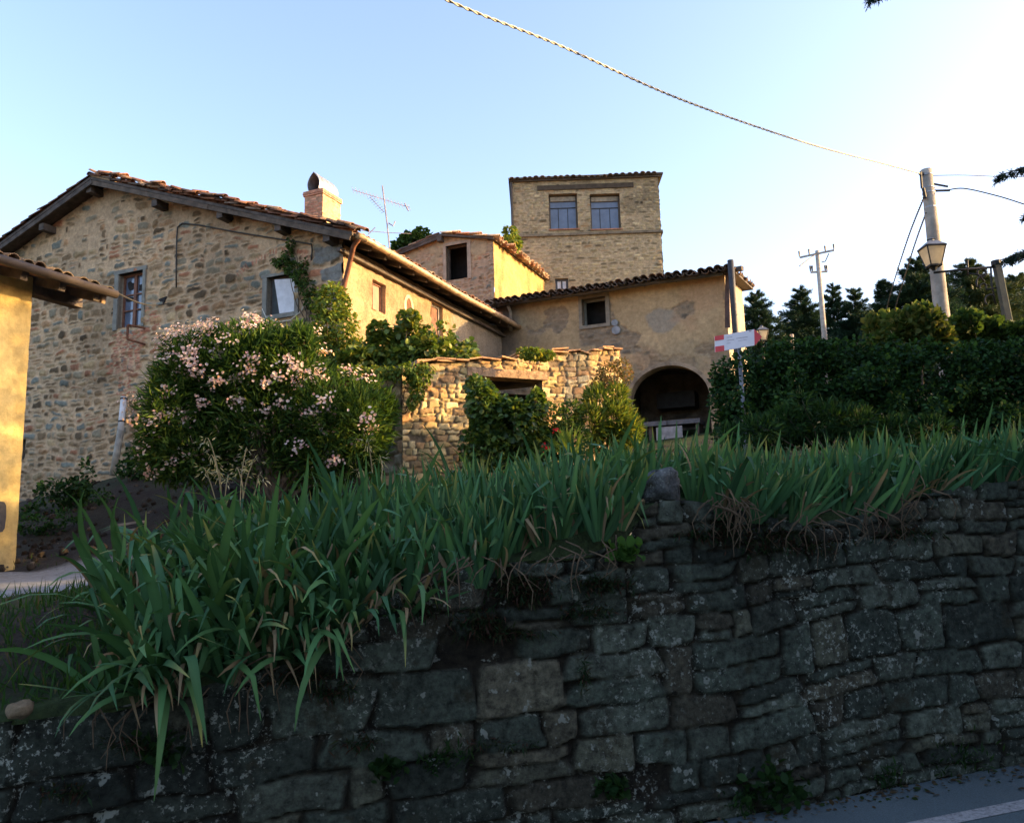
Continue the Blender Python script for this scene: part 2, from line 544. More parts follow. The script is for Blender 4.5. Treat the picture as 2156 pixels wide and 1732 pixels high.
def limbs(name, base, tips, r0, parent, mat='bark', wob=.12, seed=3, seg=7):
    """stem(s) from base to each tip, tapering"""
    r = random.Random(seed); mb = MB()
    base = np.array(base, float)
    for t in tips:
        t = np.array(t, float); L = np.linalg.norm(t - base)
        pts = []; rs = []
        for i in range(seg):
            f = i / (seg - 1)
            q = base + (t - base) * np.array([f ** 1.25, f ** 1.25, f ** .9])
            if 0 < i < seg - 1: q = q + np.array([r.uniform(-1, 1), r.uniform(-1, 1), r.uniform(-.5, .5)]) * wob * L * .3
            pts.append(q); rs.append(r0 * (1 - .8 * f))
        mb.tube(pts, rs, 6)
    return mb.build(name, M[mat], parent, smooth=True)


GREENS = [((.045, .085, .022), 3), ((.065, .12, .03), 3), ((.03, .06, .018), 2), ((.10, .14, .035), 1)]
YGREEN = [((.15, .20, .035), 3), ((.10, .16, .032), 3), ((.22, .22, .04), 1.6), ((.06, .11, .025), 1.6)]
DARKG = [((.018, .05, .016), 3), ((.03, .075, .02), 3), ((.012, .034, .014), 2), ((.04, .09, .03), 1)]
PINE = [((.018, .045, .026), 3), ((.028, .06, .03), 3), ((.014, .034, .022), 2)]


# ------------------------------------------------------------------ roof tiles
def coppo(seg=6, L=.46, r=.088, taper=.74, th=.016):
    vs = []; fs = []
    for (rr, y) in ((r, L), (r * taper, 0.)):
        for s in (0, -th):
            for k in range(seg + 1):
                a = pi * k / seg
                vs.append((cos(a) * (rr + s), y, sin(a) * (rr + s) * .85))
    n = seg + 1
    for k in range(seg):
        fs.append((k, k + 1, 2 * n + k + 1, 2 * n + k))
        fs.append((n + k + 1, n + k, 3 * n + k, 3 * n + k + 1))
        fs.append((k + 1, k, n + k, n + k + 1))
    return np.array(vs), [np.array(fs)]


TILEPAL = [((.21, .10, .055), 3), ((.15, .075, .048), 3), ((.27, .16, .09), 2), ((.10, .07, .055), 2), ((.20, .15, .11), 1.5)]


def tiled(name, p0, down, across, n_row, n_col, row, colw, parent, seed=1, pal=TILEPAL, jit=.012, mat='tile', lift=.03, gutters=True):
    """p0 = upper corner; rows go along down, columns along across; overlapping half-round tiles over their channels"""
    r = np.random.default_rng(seed)
    down = np.array(down, float); down /= np.linalg.norm(down)
    across = np.array(across, float); across /= np.linalg.norm(across)
    nrm = np.cross(across, down); nrm *= np.sign(nrm[2])
    i, j = np.meshgrid(np.arange(n_row), np.arange(n_col), indexing='ij'); i = i.ravel(); j = j.ravel()
    n = len(i)
    sag = (fbm(j * .13, i * .2 + seed) - .5) * .09
    pos = (np.array(p0)[None] + down[None] * (i * row + r.normal(0, jit * 1.6, n))[:, None] + across[None] * ((j + .5) * colw + r.normal(0, jit, n))[:, None]
           + nrm[None] * (lift + sag + r.normal(0, jit * .5, n))[:, None])
    tl = row * 1.32
    tv, tf = coppo(L=tl, r=colw * .46)
    Y = unit(down[None] + nrm[None] * .055 + across[None] * r.normal(0, .03, n)[:, None] + nrm[None] * r.normal(0, .015, n)[:, None])
    X = unit(np.cross(Y, np.repeat(nrm[None], n, 0)) + nrm[None] * r.normal(0, .04, n)[:, None]); Z = unit(np.cross(X, Y)); Z *= np.sign((Z @ nrm))[:, None]
    V, F = scatter(tv, tf, pos, X, Y, Z, np.ones(n))
    c = np.repeat(pal_colors(pal, n, r, .3), len(tv), 0)
    if gutters:                        # the upturned channel tiles between the covers
        pg = pos + across[None] * colw * .5 - nrm[None] * .012
        V2, F2 = scatter(tv * np.array([1, 1, -1.0]), tf, pg, X, Y, Z, np.ones(n))
        F = F + [f + len(V) for f in F2]
        V = np.concatenate([V, V2]); c = np.concatenate([c, np.repeat(pal_colors(pal, n, r, .3) * .8, len(tv), 0)])
    return meshnp(name, V, F, M[mat], parent, c, smooth=False)


def slab(name, pts, th, mat, parent):
    """thick flat panel from 4 corner points (top face), thickness downwards"""
    pts = [np.array(p, float) for p in pts]
    mb = MB(); lo = [p - np.array([0, 0, th]) for p in pts]
    mb.box8(lo + pts)
    return mb.build(name, mat, parent)


def window(fr, u0, u1, z0, z1, depth, parent, frame_mat, pane_mat, bars_u=(), bars_z=(), fw=.05, pane=True, name='window'):
    mb = MB(); o1 = -depth + .03; o0 = -depth - .03
    if u0 > u1: u0, u1 = u1, u0
    mb.fbox(fr, u0, u0 + fw, z0, z1, o0, o1); mb.fbox(fr, u1 - fw, u1, z0, z1, o0, o1)
    mb.fbox(fr, u0 + fw, u1 - fw, z1 - fw, z1, o0, o1); mb.fbox(fr, u0 + fw, u1 - fw, z0, z0 + fw, o0, o1)
    for b, w in bars_u: mb.fbox(fr, b - w / 2, b + w / 2, z0 + fw, z1 - fw, o0, o1 + .012)
    for b, w in bars_z: mb.fbox(fr, u0 + fw, u1 - fw, b - w / 2, b + w / 2, o0 + .002, o1 + .006)
    w = mb.build(name, frame_mat, parent)
    if pane:
        MB().fbox(fr, u0 + fw * .6, u1 - fw * .6, z0 + fw * .6, z1 - fw * .6, -depth - .012, -depth - .004).build('pane', pane_mat, w)
    return w

# ================================================================== SETTING FRAMES
A = radians(23)
TL = np.array([-cos(A), sin(A)]); NF = np.array([-sin(A), -cos(A)])
TB = np.array([sin(A), cos(A)]); NS = np.array([cos(A), -sin(A)])
RW = Fr((0, 4.2), unit(np.array([1, .3])), unit(np.array([.3, -1])))          # retaining wall
HC = P(722, 600, 17.0)[:2]
FAC = Fr(HC, TL, NF); SIDE = Fr(HC, TB, NS)


def H3(u, w, z):
    q = HC + TL * u + TB * w
    return np.array([q[0], q[1], z])


# ------------------------------------------------------------------ ground
WTOP = [(-400, 1545), (0, 1518), (200, 1498), (400, 1450), (560, 1408), (700, 1372), (790, 1290), (870, 1210), (1000, 1190), (1120, 1180), (1240, 1165),
        (1320, 1135), (1352, 1075), (1390, 1050), (1450, 1052), (1560, 1075), (1700, 1105), (1850, 1075), (1950, 1040), (2050, 1020), (2156, 1010), (2500, 985)]
_wt = np.array([RW.uv(x, y) for x, y in WTOP])
_wt = _wt[np.argsort(_wt[:, 0])]


def wtop(u): return float(np.interp(u, _wt[:, 0], _wt[:, 1]))


def road_z(x, y): return .032 * (x - 1.3) - .005 * y


CTRL = []
for uu in np.arange(-4, 9.1, .8):
    q = RW.pt(uu, 0); CTRL.append((q[0], q[1], wtop(uu)))
CTRL += [(x, y, E + z) for x, y, z in [
    (-3.6, 4.8, -.45), (-4.2, 5.6, -.37), (-6, 5.5, -.37), (-6, 8, -.35), (-6, 10.5, -.34), (-3.4, 6.2, -.34), (-3.6, 8, -.3), (-3.4, 10, -.2), (-9, 8, -.36), (-9, 5, -.4), (-9, 11, -.3), (-14, 8, -.4),
    (-2.0, 4.4, -.30), (-2.2, 5.3, -.22), (-1, 4.9, -.12), (-.8, 5.7, -.08), (.1, 5.2, .02), (.1, 6, .10), (1.2, 5.6, .17), (1.2, 6.5, .2), (2.5, 6, .18), (2.5, 6.9, .25), (4.2, 6.2, .26), (4.2, 7.2, .3), (6, 7, .3),
    (-2, 8, .0), (-1, 10, .35), (0, 9, .4), (1, 8.5, .45), (1, 11, .7), (2.7, 9.6, .75), (4.5, 9.8, .75), (7, 9.8, .7), (2.8, 8.2, .5), (5, 8.4, .5),
    (-1.8, 13.3, .7), (2, 14.3, .95), (-4, 12.5, .55), (-5, 14, .95), (-4, 16.6, 1.3), (0, 16, 1.3), (-6.5, 12.2, -.05), (-7.5, 14, .1), (-7.4, 16, .95), (-6, 17.5, 1.35), (-9.5, 19.4, 1.55), (-11.5, 16, .25), (-12.7, 20.6, 1.0), (-8, 18.6, 1.75), (-8.2, 11, -.3), (-9.2, 14, .0),
    (3, 22, 2.2), (0, 22, 2.0), (6, 20, 2.3), (6, 14, 1.6), (9, 12, 1.4), (10, 16, 2.2), (12, 22, 3.5), (10, 30, 4.2), (0, 30, 3), (-10, 30, 2), (20, 45, 6.5), (10, 45, 5.5), (25, 30, 5.5), (20, 12, 2), (12, 8, .7), (12, 6, .5),
    (-40, 20, -2), (-40, 60, 2), (0, 80, 6), (40, 80, 9), (60, 30, 7), (60, 8, 2.5), (-120, 120, 0), (0, 200, 8), (120, 120, 12), (200, 30, 8), (-200, 30, -6), (0, 320, 8), (300, 300, 14), (-300, 300, -4), (-60, 5, -4), (60, 2, 2)]]
_cp = np.array(CTRL)
_n = len(_cp)
_A = np.zeros((_n + 1, _n + 1))
_A[:_n, :_n] = np.linalg.norm(_cp[:, None, :2] - _cp[None, :, :2], axis=2); _A[:_n, _n] = 1; _A[_n, :_n] = 1
_w = np.linalg.solve(_A, np.concatenate([_cp[:, 2], [0]]))


def hz(x, y):
    x = np.atleast_1d(np.asarray(x, float)); y = np.atleast_1d(np.asarray(y, float))
    d = np.sqrt((x[:, None] - _cp[None, :, 0]) ** 2 + (y[:, None] - _cp[None, :, 1]) ** 2)
    return d @ _w[:_n] + _w[_n]


def hz1(x, y): return float(hz(x, y)[0])


def grad_axis(parts):
    return np.concatenate([np.arange(a, b, s) for a, b, s in parts])


def in_drive(x, y):
    """the gravel lane between the yellow house and the iris bank"""
    yc = np.interp(x, [-30, -9, -5, -3, -1.5], [7.9, 7.8, 7.8, 8.0, 8.8]); hw = np.interp(x, [-30, -5, -3, -1.5], [2.6, 2.6, 2.1, 1.6])
    return 1 - np.clip((abs(y - yc) - hw) / .35 + (vn(x * 2.5, y * 2.5) - .5) * .9, 0, 1)


uu = grad_axis([(-300, -40, 20), (-40, -10, 3), (-10, -4.5, .25), (-4.5, 9, .1), (9, 14, .5), (14, 40, 3), (40, 301, 20)])
ss = np.concatenate([[0, .02], grad_axis([(.08, 3, .09), (3, 9, .15), (9, 20, .3), (20, 50, 2), (50, 301, 25)])])
Ug, Sg = np.meshgrid(uu, ss)
X = RW.O[0] + RW.T[0] * Ug - RW.N[0] * Sg; Y = RW.O[1] + RW.T[1] * Ug - RW.N[1] * Sg
Z = hz(X.ravel(), Y.ravel()).reshape(X.shape)
near = np.exp(-((X / 14) ** 2 + ((Y - 8) / 14) ** 2))
dm = in_drive(X, Y) * (X < -1.2)
Z = Z + (fbm(X * 1.6, Y * 1.6) - .5) * .22 * near * (1 - dm) * sstep(0, .4, Sg) + (vn(X * 6, Y * 6) - .5) * .05 * near * (1 - dm) * sstep(0, .3, Sg)
Z[0] = [wtop(u) - .02 for u in uu]
g = fbm(X * .7 + 3, Y * .7)
grass = sstep(.42, .58, g)
mound = np.exp(-(((X + 8) / 4.0) ** 2 + ((Y - 15) / 3.6) ** 2))
grass = np.clip(grass * (1 - mound * .9), 0, 1)
soil = np.array([.027, .021, .016]); gr = np.array([.030, .048, .016]); grav = np.array([.21, .225, .24])
cg = soil * (1 - grass[..., None]) + gr * grass[..., None]
cg = cg * (1 - dm[..., None]) + grav * (.85 + .3 * fbm(X * 3, Y * 9))[..., None] * dm[..., None]
nu = len(uu)
jj, ii = np.meshgrid(np.arange(len(ss) - 1), np.arange(nu - 1), indexing='ij')
a = (jj * nu + ii).ravel()
o = meshnp('hillside', np.stack([X, Y, Z], 2).reshape(-1, 3), np.stack([a, a + 1, a + nu + 1, a + nu], 1), M['soil'], None, cg.reshape(-1, 3), smooth=True)
tag(o, kind='structure')


def m_asphalt():
    m, nt, out = _nt('asphalt')
    f = ramp(nt, noise(nt, 120, 3, .8), [(.3, .65), (.7, 1.45)])
    f2 = ramp(nt, noise(nt, 1.1, 4), [(.3, .85), (.7, 1.15)])
    c = mixc(nt, 1.0, mixc(nt, 1.0, (.064, .090, .100), f, 'MULTIPLY'), f2, 'MULTIPLY')
    finish(nt, out, c, .85, .5, noise(nt, 160, 3), bdist=.006)
    return m


def m_paint():
    m, nt, out = _nt('worn_road_paint')
    f = ramp(nt, noise(nt, 35, 5, .75), [(.35, 0.0), (.55, 1.0)])
    finish(nt, out, mixc(nt, f, (.12, .12, .125), (.30, .30, .30)), .8, .3, noise(nt, 120, 3), bdist=.004)
    return m


def strip(name, s0, s1, u0, u1, nu_, ns_, mat, dz, wob=0.):
    """sheet along the foot of the retaining wall, s measured towards the road"""
    us = np.linspace(u0, u1, nu_); ss_ = np.linspace(s0, s1, ns_)
    U, S = np.meshgrid(us, ss_)
    S = S + wob * (vn(U * 2.1, S * 0) - .5) * (S == s0)
    x = RW.O[0] + RW.T[0] * U + RW.N[0] * S; y = RW.O[1] + RW.T[1] * U + RW.N[1] * S
    z = road_z(x, y) + dz
    jj, ii = np.meshgrid(np.arange(ns_ - 1), np.arange(nu_ - 1), indexing='ij'); a = (jj * nu_ + ii).ravel()
    return meshnp(name, np.stack([x, y, z], 2).reshape(-1, 3), np.stack([a, a + nu_, a + nu_ + 1, a + 1], 1), mat)


M['asphalt'] = m_asphalt(); M['paint'] = m_paint()
# road plane fitted to the foot of the wall in the photo
_pa = RW.pt(RW.uv(1460, 1732)[0], RW.uv(1460, 1732)[1]); _pb = RW.pt(RW.uv(2156, 1605)[0], RW.uv(2156, 1605)[1])
_sl = (_pb[2] - _pa[2]) / (_pb[0] - _pa[0])


def road_z(x, y): return _pa[2] + _sl * (x - _pa[0]) + 0.0 * y


tag(strip('ground', -.2, 120, -120, 120, 60, 40, m_simple('verge_soil', (.04, .04, .025), .95, .4, 3, .6, 15), -.03), kind='structure')
tag(strip('road', .012, 6.5, -60, 60, 240, 12, M['asphalt'], 0.0, .05), kind='structure')
_lw = RW.O + 0
# white edge line: through its photo points on the road plane
tag(strip('road_marking', .47, .58, -60, 60, 240, 2, M['paint'], .004), kind='structure')

r2 = np.random.default_rng(41)                            # grit, leaves and pebbles swept against the wall foot
n = 900
uq = r2.uniform(-1, 6, n); sq = np.abs(r2.normal(0, .10, n)) + .02
pp_ = np.stack([RW.O[0] + RW.T[0] * uq + RW.N[0] * sq, RW.O[1] + RW.T[1] * uq + RW.N[1] * sq, np.zeros(n)], 1); pp_[:, 2] = road_z(pp_[:, 0], pp_[:, 1]) + .006
X_, Y_, Z_ = orient(rnd_dirs(n, r2) * np.array([1, 1, .25]), r2, .2, up=np.array([0, 0, 2.0]))
V, F = scatter(LEAF_OVAL[0], LEAF_OVAL[1], pp_, X_, Y_, Z_, r2.uniform(.01, .045, n))
tag(meshnp('leaf_litter', V, F, M['leaf'], None, np.repeat(pal_colors([((.07, .05, .03), 2), ((.10, .085, .06), 1), ((.03, .05, .015), 1)], n, r2), 6, 0)), 'fallen leaves and grit along the foot of the wall', 'litter', kind='stuff')

# ------------------------------------------------------------------ retaining wall
STONEPAL = [((.037, .047, .036), 4), ((.053, .063, .048), 3), ((.025, .032, .025), 2.2), ((.060, .063, .044), 1.8), ((.042, .040, .028), 1.3), ((.072, .068, .047), .3)]
spec = dict(mortar=(.014, .012, .008), base=-.030, rough=.017, warp=.014, slope=.035, wave=.06, tilt=.3, mvar=.5, soft=.7, shear=.17,
            layers=[dict(rect=(-4.6, 9.5, -.6, 3.0), ch=(.055, .25), cw=(.08, .48), gap=.0, edge=.009, prot=.014, pal=STONEPAL, split=.24, shrink=.965, pw=(5, 16), rot=.022, p=.985, minasp=.7,
                         scale=lambda v: 1.25 if v < .9 else (1.0 if v < 1.3 else .8))])


def damp(U, V, C):
    k = sstep(.55, .75, fbm(U * .8 + 40, V * 1.4))[..., None]
    return C * (1 - k) + np.array([.03, .028, .018]) * k


spec['stain'] = [lambda U, V, C: C * (1 - .35 * sstep(.5, .7, fbm(U * 1.1 + 9, V * 1.1))[..., None])]
rw = wall('retaining_wall', RW, -4.2, 8.5, -.35, 2.35, .0135, spec, M['drystone'], None, top=wtop, seed=4, smooth=True)
tag(rw, 'long dark lichen-spotted dry stone retaining wall beside the road', 'wall')


def rock(name, c, r, seed, mat, parent=None, flat=.75, col=(.1, .1, .09)):
    g = np.random.default_rng(seed)
    nth, nph = 22, 14
    V = []
    for i in range(nph + 1):
        for j in range(nth):
            th = pi * i / nph; ph = 2 * pi * j / nth
            V.append((sin(th) * cos(ph), sin(th) * sin(ph), cos(th)))
    V = np.array(V)
    pl = rnd_dirs(14, g)
    k = np.ones(len(V))
    for q in pl:
        dd = V @ q; k = np.minimum(k, np.where(dd > .05, g.uniform(.62, .85) / np.maximum(dd, .05), 9))
    V = V * k[:, None] * (1 + (vn3(V * 4 + seed)[:, None] - .5) * .22)
    V = V * np.array(r) + np.array(c)
    a = np.array([(i * nth + j, i * nth + (j + 1) % nth, (i + 1) * nth + (j + 1) % nth, (i + 1) * nth + j) for i in range(nph) for j in range(nth)])
    return meshnp(name, V, a[:, ::-1], mat, parent, np.tile(np.array(col), (len(V), 1)), smooth=False)


q = P(1388, 1030, 4.72); tag(rock('boulder', q, (.16, .14, .15), 3, M['drystone'], col=(.075, .08, .08)), 'dark pointed boulder set on top of the wall between irises', 'rock')
q = P(42, 1492, 3.5); tag(rock('rock', q, (.054, .05, .046), 9, m_attr('sandstone_rock', bump=.5, bscale=40), col=(.14, .105, .065)), 'small tan rock lying on the wall top at far left', 'rock')

# ================================================================== FARMHOUSE
VO = .45
ue, ze = FAC.uv(741, 488, VO); ur, zr = FAC.uv(190, 372, VO)
sl = (zr - ze) / (ur - ue); WID = 2 * ur - ue; LEN = 8.85
base_h = np.array([HC[0] - 4, HC[1] + 5, E + 1.2])
house = thing('farmhouse', 'big rubble stone farmhouse with gable front and brick chimney', 'house', base_h)


def rz(u): return ze + sl * (u - ue) if u <= ur else zr - sl * (u - ur)


def box_uv(fr, x0, y0, x1, y1):
    """wall rectangle (u0,u1,z0,z1) from the photo corners of an opening"""
    ym = (y0 + y1) / 2; xm = (x0 + x1) / 2
    a, b = fr.uv(x0, ym)[0], fr.uv(x1, ym)[0]
    return (min(a, b), max(a, b), fr.uv(xm, y1)[1], fr.uv(xm, y0)[1])


W1 = box_uv(FAC, 250, 574, 301, 687); W2 = box_uv(FAC, 563, 580, 622, 661)
B1 = box_uv(FAC, 228, 694, 306, 782); B2 = box_uv(FAC, 250, 792, 271, 832); B3 = box_uv(FAC, 296, 640, 330, 700)
RUB = [((.235, .20, .135), 3), ((.165, .175, .145), 2.4), ((.23, .155, .085), 3.4), ((.35, .255, .14), 3), ((.11, .078, .045), 2.0), ((.38, .23, .12), 1.2), ((.31, .145, .08), .9)]
BRICK = [((.42, .17, .10), 3), ((.34, .13, .08), 2), ((.48, .25, .16), 2), ((.27, .11, .07), 1)]


def ragged(r):
    def f(u, v):
        return 1.0 if (r[0] + .1 * vn(0, v * 5) < u < r[1] - .25 * vn(7, v * 6)) and v < r[3] else 0.0
    return f


def arch_bricks(stone, r, pick):
    p = np.array([FAC.uv(502, 580), FAC.uv(573, 531), FAC.uv(656, 550)])
    ax, ay = p[0]; bx, by = p[1]; cx, cy = p[2]
    d = 2 * (ax * (by - cy) + bx * (cy - ay) + cx * (ay - by))
    ux = ((ax ** 2 + ay ** 2) * (by - cy) + (bx ** 2 + by ** 2) * (cy - ay) + (cx ** 2 + cy ** 2) * (ay - by)) / d
    uy = ((ax ** 2 + ay ** 2) * (cx - bx) + (bx ** 2 + by ** 2) * (ax - cx) + (cx ** 2 + cy ** 2) * (bx - ax)) / d
    R = sqrt((ax - ux) ** 2 + (ay - uy) ** 2)
    a0 = math.atan2(cy - uy, cx - ux); a1 = math.atan2(ay - uy, ax - ux)
    n = int(abs(a1 - a0) * R / .085)
    for k in range(n + 1):
        if r.random() < .2: continue
        t = a0 + (a1 - a0) * k / n
        stone(ux + R * cos(t), uy + R * sin(t), .05, .2, pick(BRICK), .012, .014, rot=t - pi / 2 + r.normal(0, .05), p=6, gap=.002)


def quoins(stone, r, pick):
    z = E + 1.5
    while z < ze - .3:
        h = r.uniform(.25, .42); w = r.uniform(.45, .85)
        stone(w / 2 - .05, z + h / 2, w, h, pick([((.17, .17, .155), 2), ((.22, .19, .14), 1)]), .02, .03, p=5, gap=.01)
        z += h + r.uniform(0, .12)


Lr = dict(ch=(.09, .25), cw=(.12, .58), gap=.008, edge=.022, prot=.042, pal=RUB, split=.28, shrink=.72, pw=(2.6, 6.5), rot=.09, )


def dens(u, v):
    k = .98 - .4 * sstep(E + 6.4, E + 8.5, v)
    return k * (.6 + .75 * vn(u * .6 + 3, v * .7))


spec = dict(mortar=(.47, .335, .205), rough=.014, warp=.03, wave=.08, mvar=.4, slope=0.,
            layers=[dict(Lr, rect=(-.2, 15, E, E + 9.5), pfn=dens),
                    dict(rect=(B1[0] - .1, B1[1] + .1, B1[2], B1[3]), ch=(.058, .066), cw=(.2, .27), gap=.004, edge=.012, prot=.03, pal=BRICK, pfn=ragged(B1), split=0, shrink=.93, pw=(5, 8), rot=.02),
                    dict(rect=B2, ch=(.058, .066), cw=(.12, .2), gap=.004, edge=.012, prot=.03, pal=BRICK, p=.8, split=0, shrink=.93, pw=(5, 8), rot=.02),
                    dict(rect=B3, ch=(.058, .066), cw=(.2, .3), gap=.005, edge=.012, prot=.02, pal=BRICK, p=.35, split=0, shrink=.9, pw=(4, 8), rot=.04)],
            extra=[arch_bricks, quoins],
            stain=[lambda U, V, C: C * (1 - .30 * sstep(.5, .72, fbm(U * .5 + 5, V * .9)))[..., None] ** 1 if False else C * (1 - .28 * sstep(.48, .7, fbm(U * .5 + 5, V * .9))[..., None])])
H0 = box_uv(FAC, 40, 925, 54, 968)
fw = wall('facade', FAC, 0, WID, E + .2, zr + .1, .026, spec, M['rubble'], house, top=lambda u: rz(u) - .12, holes=[W1, W2, H0], seed=21, reveal=.22, rcol=(.27, .24, .19))
fw['label'] = 'rubble stone gable front with patches of red brick'

S1 = box_uv(SIDE, 784, 594, 811, 656); SD = box_uv(SIDE, 908, 640, 932, 760)
spec = dict(mortar=(.31, .205, .115), rough=.04, warp=.03, mvar=.8, layers=[],
            tint=[lambda U, V, C: C * (1 - .55 * sstep(.5, .75, fbm(U * 1.2 + 8, V * .5)) * sstep(3, 5, U))[..., None],
                  lambda U, V, C: C * (1 - sstep(5.0, 5.3, U))[..., None] + np.array([.20, .175, .14]) * (.6 + .8 * fbm(U * 1.5, V * 1.5))[..., None] * sstep(5.0, 5.3, U)[..., None]])
sw = wall('side_wall', SIDE, 0.0, LEN, E + .6, ze - .02, .05, spec, M['roughcast'], house, holes=[S1, SD], seed=23, reveal=.22, rcol=(.42, .30, .18))
mb = MB()                                                       # plain hidden walls at the back and on the far side
mb.box8([H3(WID, .1, E - 1), H3(WID - .3, .1, E - 1), H3(WID - .3, LEN, E - 1), H3(WID, LEN, E - 1), H3(WID, .1, rz(WID) - .1), H3(WID - .3, .1, rz(WID) - .1), H3(WID - .3, LEN, rz(WID) - .1), H3(WID, LEN, rz(WID) - .1)])
b_ = [H3(.3, LEN, E), H3(WID - .3, LEN, E), H3(WID - .3, LEN, rz(WID) - .1), H3(ur, LEN, zr - .15), H3(.3, LEN, ze - .1)]
b2_ = [q + np.array([TB[0], TB[1], 0]) * -.3 for q in b_]
mb.add(b_ + b2_, [(0, 1, 2, 3, 4), (9, 8, 7, 6, 5), (0, 5, 6, 1), (1, 6, 7, 2), (2, 7, 8, 3), (3, 8, 9, 4), (4, 9, 5, 0)])
mb.build('rear_wall', m_simple('plain_old_plaster', (.36, .29, .2), .95, .25, 2, .4, 15), house)

# roof
roof = slab('roof', [H3(ue, -VO, ze), H3(ue, LEN + .2, ze), H3(ur, LEN + .2, zr), H3(ur, -VO, zr)], .07, M['old_wood'], house)
slab('roof_left_pitch', [H3(ur + .01, -VO, zr), H3(ur + .01, LEN + .2, zr), H3(WID + .5, LEN + .2, rz(WID + .5)), H3(WID + .5, -VO, rz(WID + .5))], .07, M['old_wood'], house).name = 'roof'
dn = H3(ue, 0, ze) - H3(ur, 0, zr); Ls = np.linalg.norm(dn)
rt = tiled('roof_tiles', H3(ur, -VO - .06, zr), dn, np.array([TB[0], TB[1], 0]), int((Ls + .06) / .36), int((LEN + .7) / .21), .36, .21, house, seed=4)
dn2 = H3(WID + .5, 0, rz(WID + .5)) - H3(ur, 0, zr)
tiled('roof_tiles', H3(ur, -VO - .06, zr), dn2, np.array([TB[0], TB[1], 0]), 24, 6, .36, .21, house, seed=5)
# ridge cover and the raised verge tiles that make the broken skyline
r_ = np.random.default_rng(8)
n = 26; tv, tf = coppo(L=.5, r=.11)
pos = np.array([H3(ur, -VO - .05 + k * .36, zr + .07 + r_.normal(0, .012)) for k in range(n)])
Yd = np.tile(np.array([TB[0], TB[1], 0.03]), (n, 1)); Xd = np.tile(np.array([TL[0], TL[1], 0]), (n, 1)); Zd = np.tile(np.array([0, 0, 1.0]), (n, 1))
V, F = scatter(tv, tf, pos, Xd, Yd, Zd, np.ones(n)); meshnp('ridge_tiles', V, F, M['tile'], house, np.repeat(pal_colors(TILEPAL, n, r_, .3), len(tv), 0))
n = int(Ls / .17); du = dn / Ls
fr_ = np.linspace(0, 1, n)
pos = np.array([H3(ur, -VO + r_.uniform(-.03, .02), zr) + du * Ls * t + np.array([0, 0, .10 + .05 * vn(t * 14, 0.) + r_.uniform(-.015, .05)]) for t in fr_])
Yd = unit(np.tile(du, (n, 1)) + r_.normal(0, .10, (n, 3))); Xd = unit(np.cross(Yd, np.tile(np.array([0, 0, 1.0]), (n, 1)))); Zd = np.cross(Xd, Yd)
V, F = scatter(*coppo(L=.42, r=.085), pos, Xd, Yd, Zd, np.ones(n)); meshnp('verge_tiles', V, F, M['tile'], house, np.repeat(pal_colors(TILEPAL, n, r_, .3), len(tv), 0))
mb = MB(); mb.bar(H3(ur - .02, -VO + .09, zr + .05), H3(ur - .72, -VO + .09, zr + .05 - sl * .72), .2, .09)
mb.build('ridge_mortar', m_simple('ochre_mortar', (.36, .24, .14), .95, .25, 6, .5, 20), house)
# barge boards under both verges
for (ua, za, ub, zb) in ((ue + .05, rz(ue + .05), ur + .05, zr), (ur - .05, zr, WID + .45, rz(WID + .45))):
    pts = []
    k = 6
    for t in range(k):
        f0, f1 = t / k, (t + 1) / k
        j = random.uniform(-.015, .015)
        MBx = MB().bar(H3(ua + (ub - ua) * f0, -VO + .03 + j, za + (zb - za) * f0 - .125 + j), H3(ua + (ub - ua) * f1, -VO + .03 + j, za + (zb - za) * f1 - .125 + j * .3), .045, .115)
        pts.append(MBx)
    mm = MB()
    for q_ in pts: mm.add(q_.v, q_.f)
    mm.build('barge_board', m_simple('grey_board', (.10, .075, .055), .85, .35, 6, .6, 25) if ua < ur - 1 else M['old_wood'], house)
for (px, py) in ((333, 432), (470, 456), (592, 480), (694, 494), (96, 482), (196, 398)):
    u_, z_ = FAC.uv(px, py, .25); z_ = min(z_, rz(u_) - .25)
    MB().fbox(FAC, u_ - .085, u_ + .085, z_ - .07, z_ + .11, -.2, .38).build('purlin_end', M['old_wood'], house)
# eaves: rafters, wall beam, copper gutter
for k in range(14):
    w = .35 + k * .64
    MB().bar(H3(-.02, w, rz(-.02) - .13), H3(ue + .06, w, rz(ue + .06) - .13), .09, .11).build('rafter', M['old_wood'], house)
mb = MB(); mb.fbox(SIDE, -.30, LEN, ze - .30, ze - .22, .04, .14); mb.build('eaves_beam', M['old_wood'], house)
gp = [H3(ue - .075, -.35 + t * (LEN + .45), ze - .055 + .02 * sin(t * 9)) for t in np.linspace(0, 1, 12)]
gut = MB().tube(gp, .075, 10).build('gutter', M['copper'], house, smooth=True)
for t in np.linspace(.03, .97, 10):
    q = gp[0] + (gp[-1] - gp[0]) * t; dgp = unit(gp[-1] - gp[0])
    MB().tube([q - dgp * .02, q + dgp * .02], .082, 10).build('gutter_joint', M['copper'], gut, smooth=True)
pa = P(747, 508, 16.75); pb = P(722, 612, 16.85)
MB().tube([H3(ue - .07, -.28, ze - .1), pa + (pb - pa) * .1, pb, pb + np.array([0, 0, -.6])], .055, 10).build('downpipe', M['rust'], house, smooth=True)

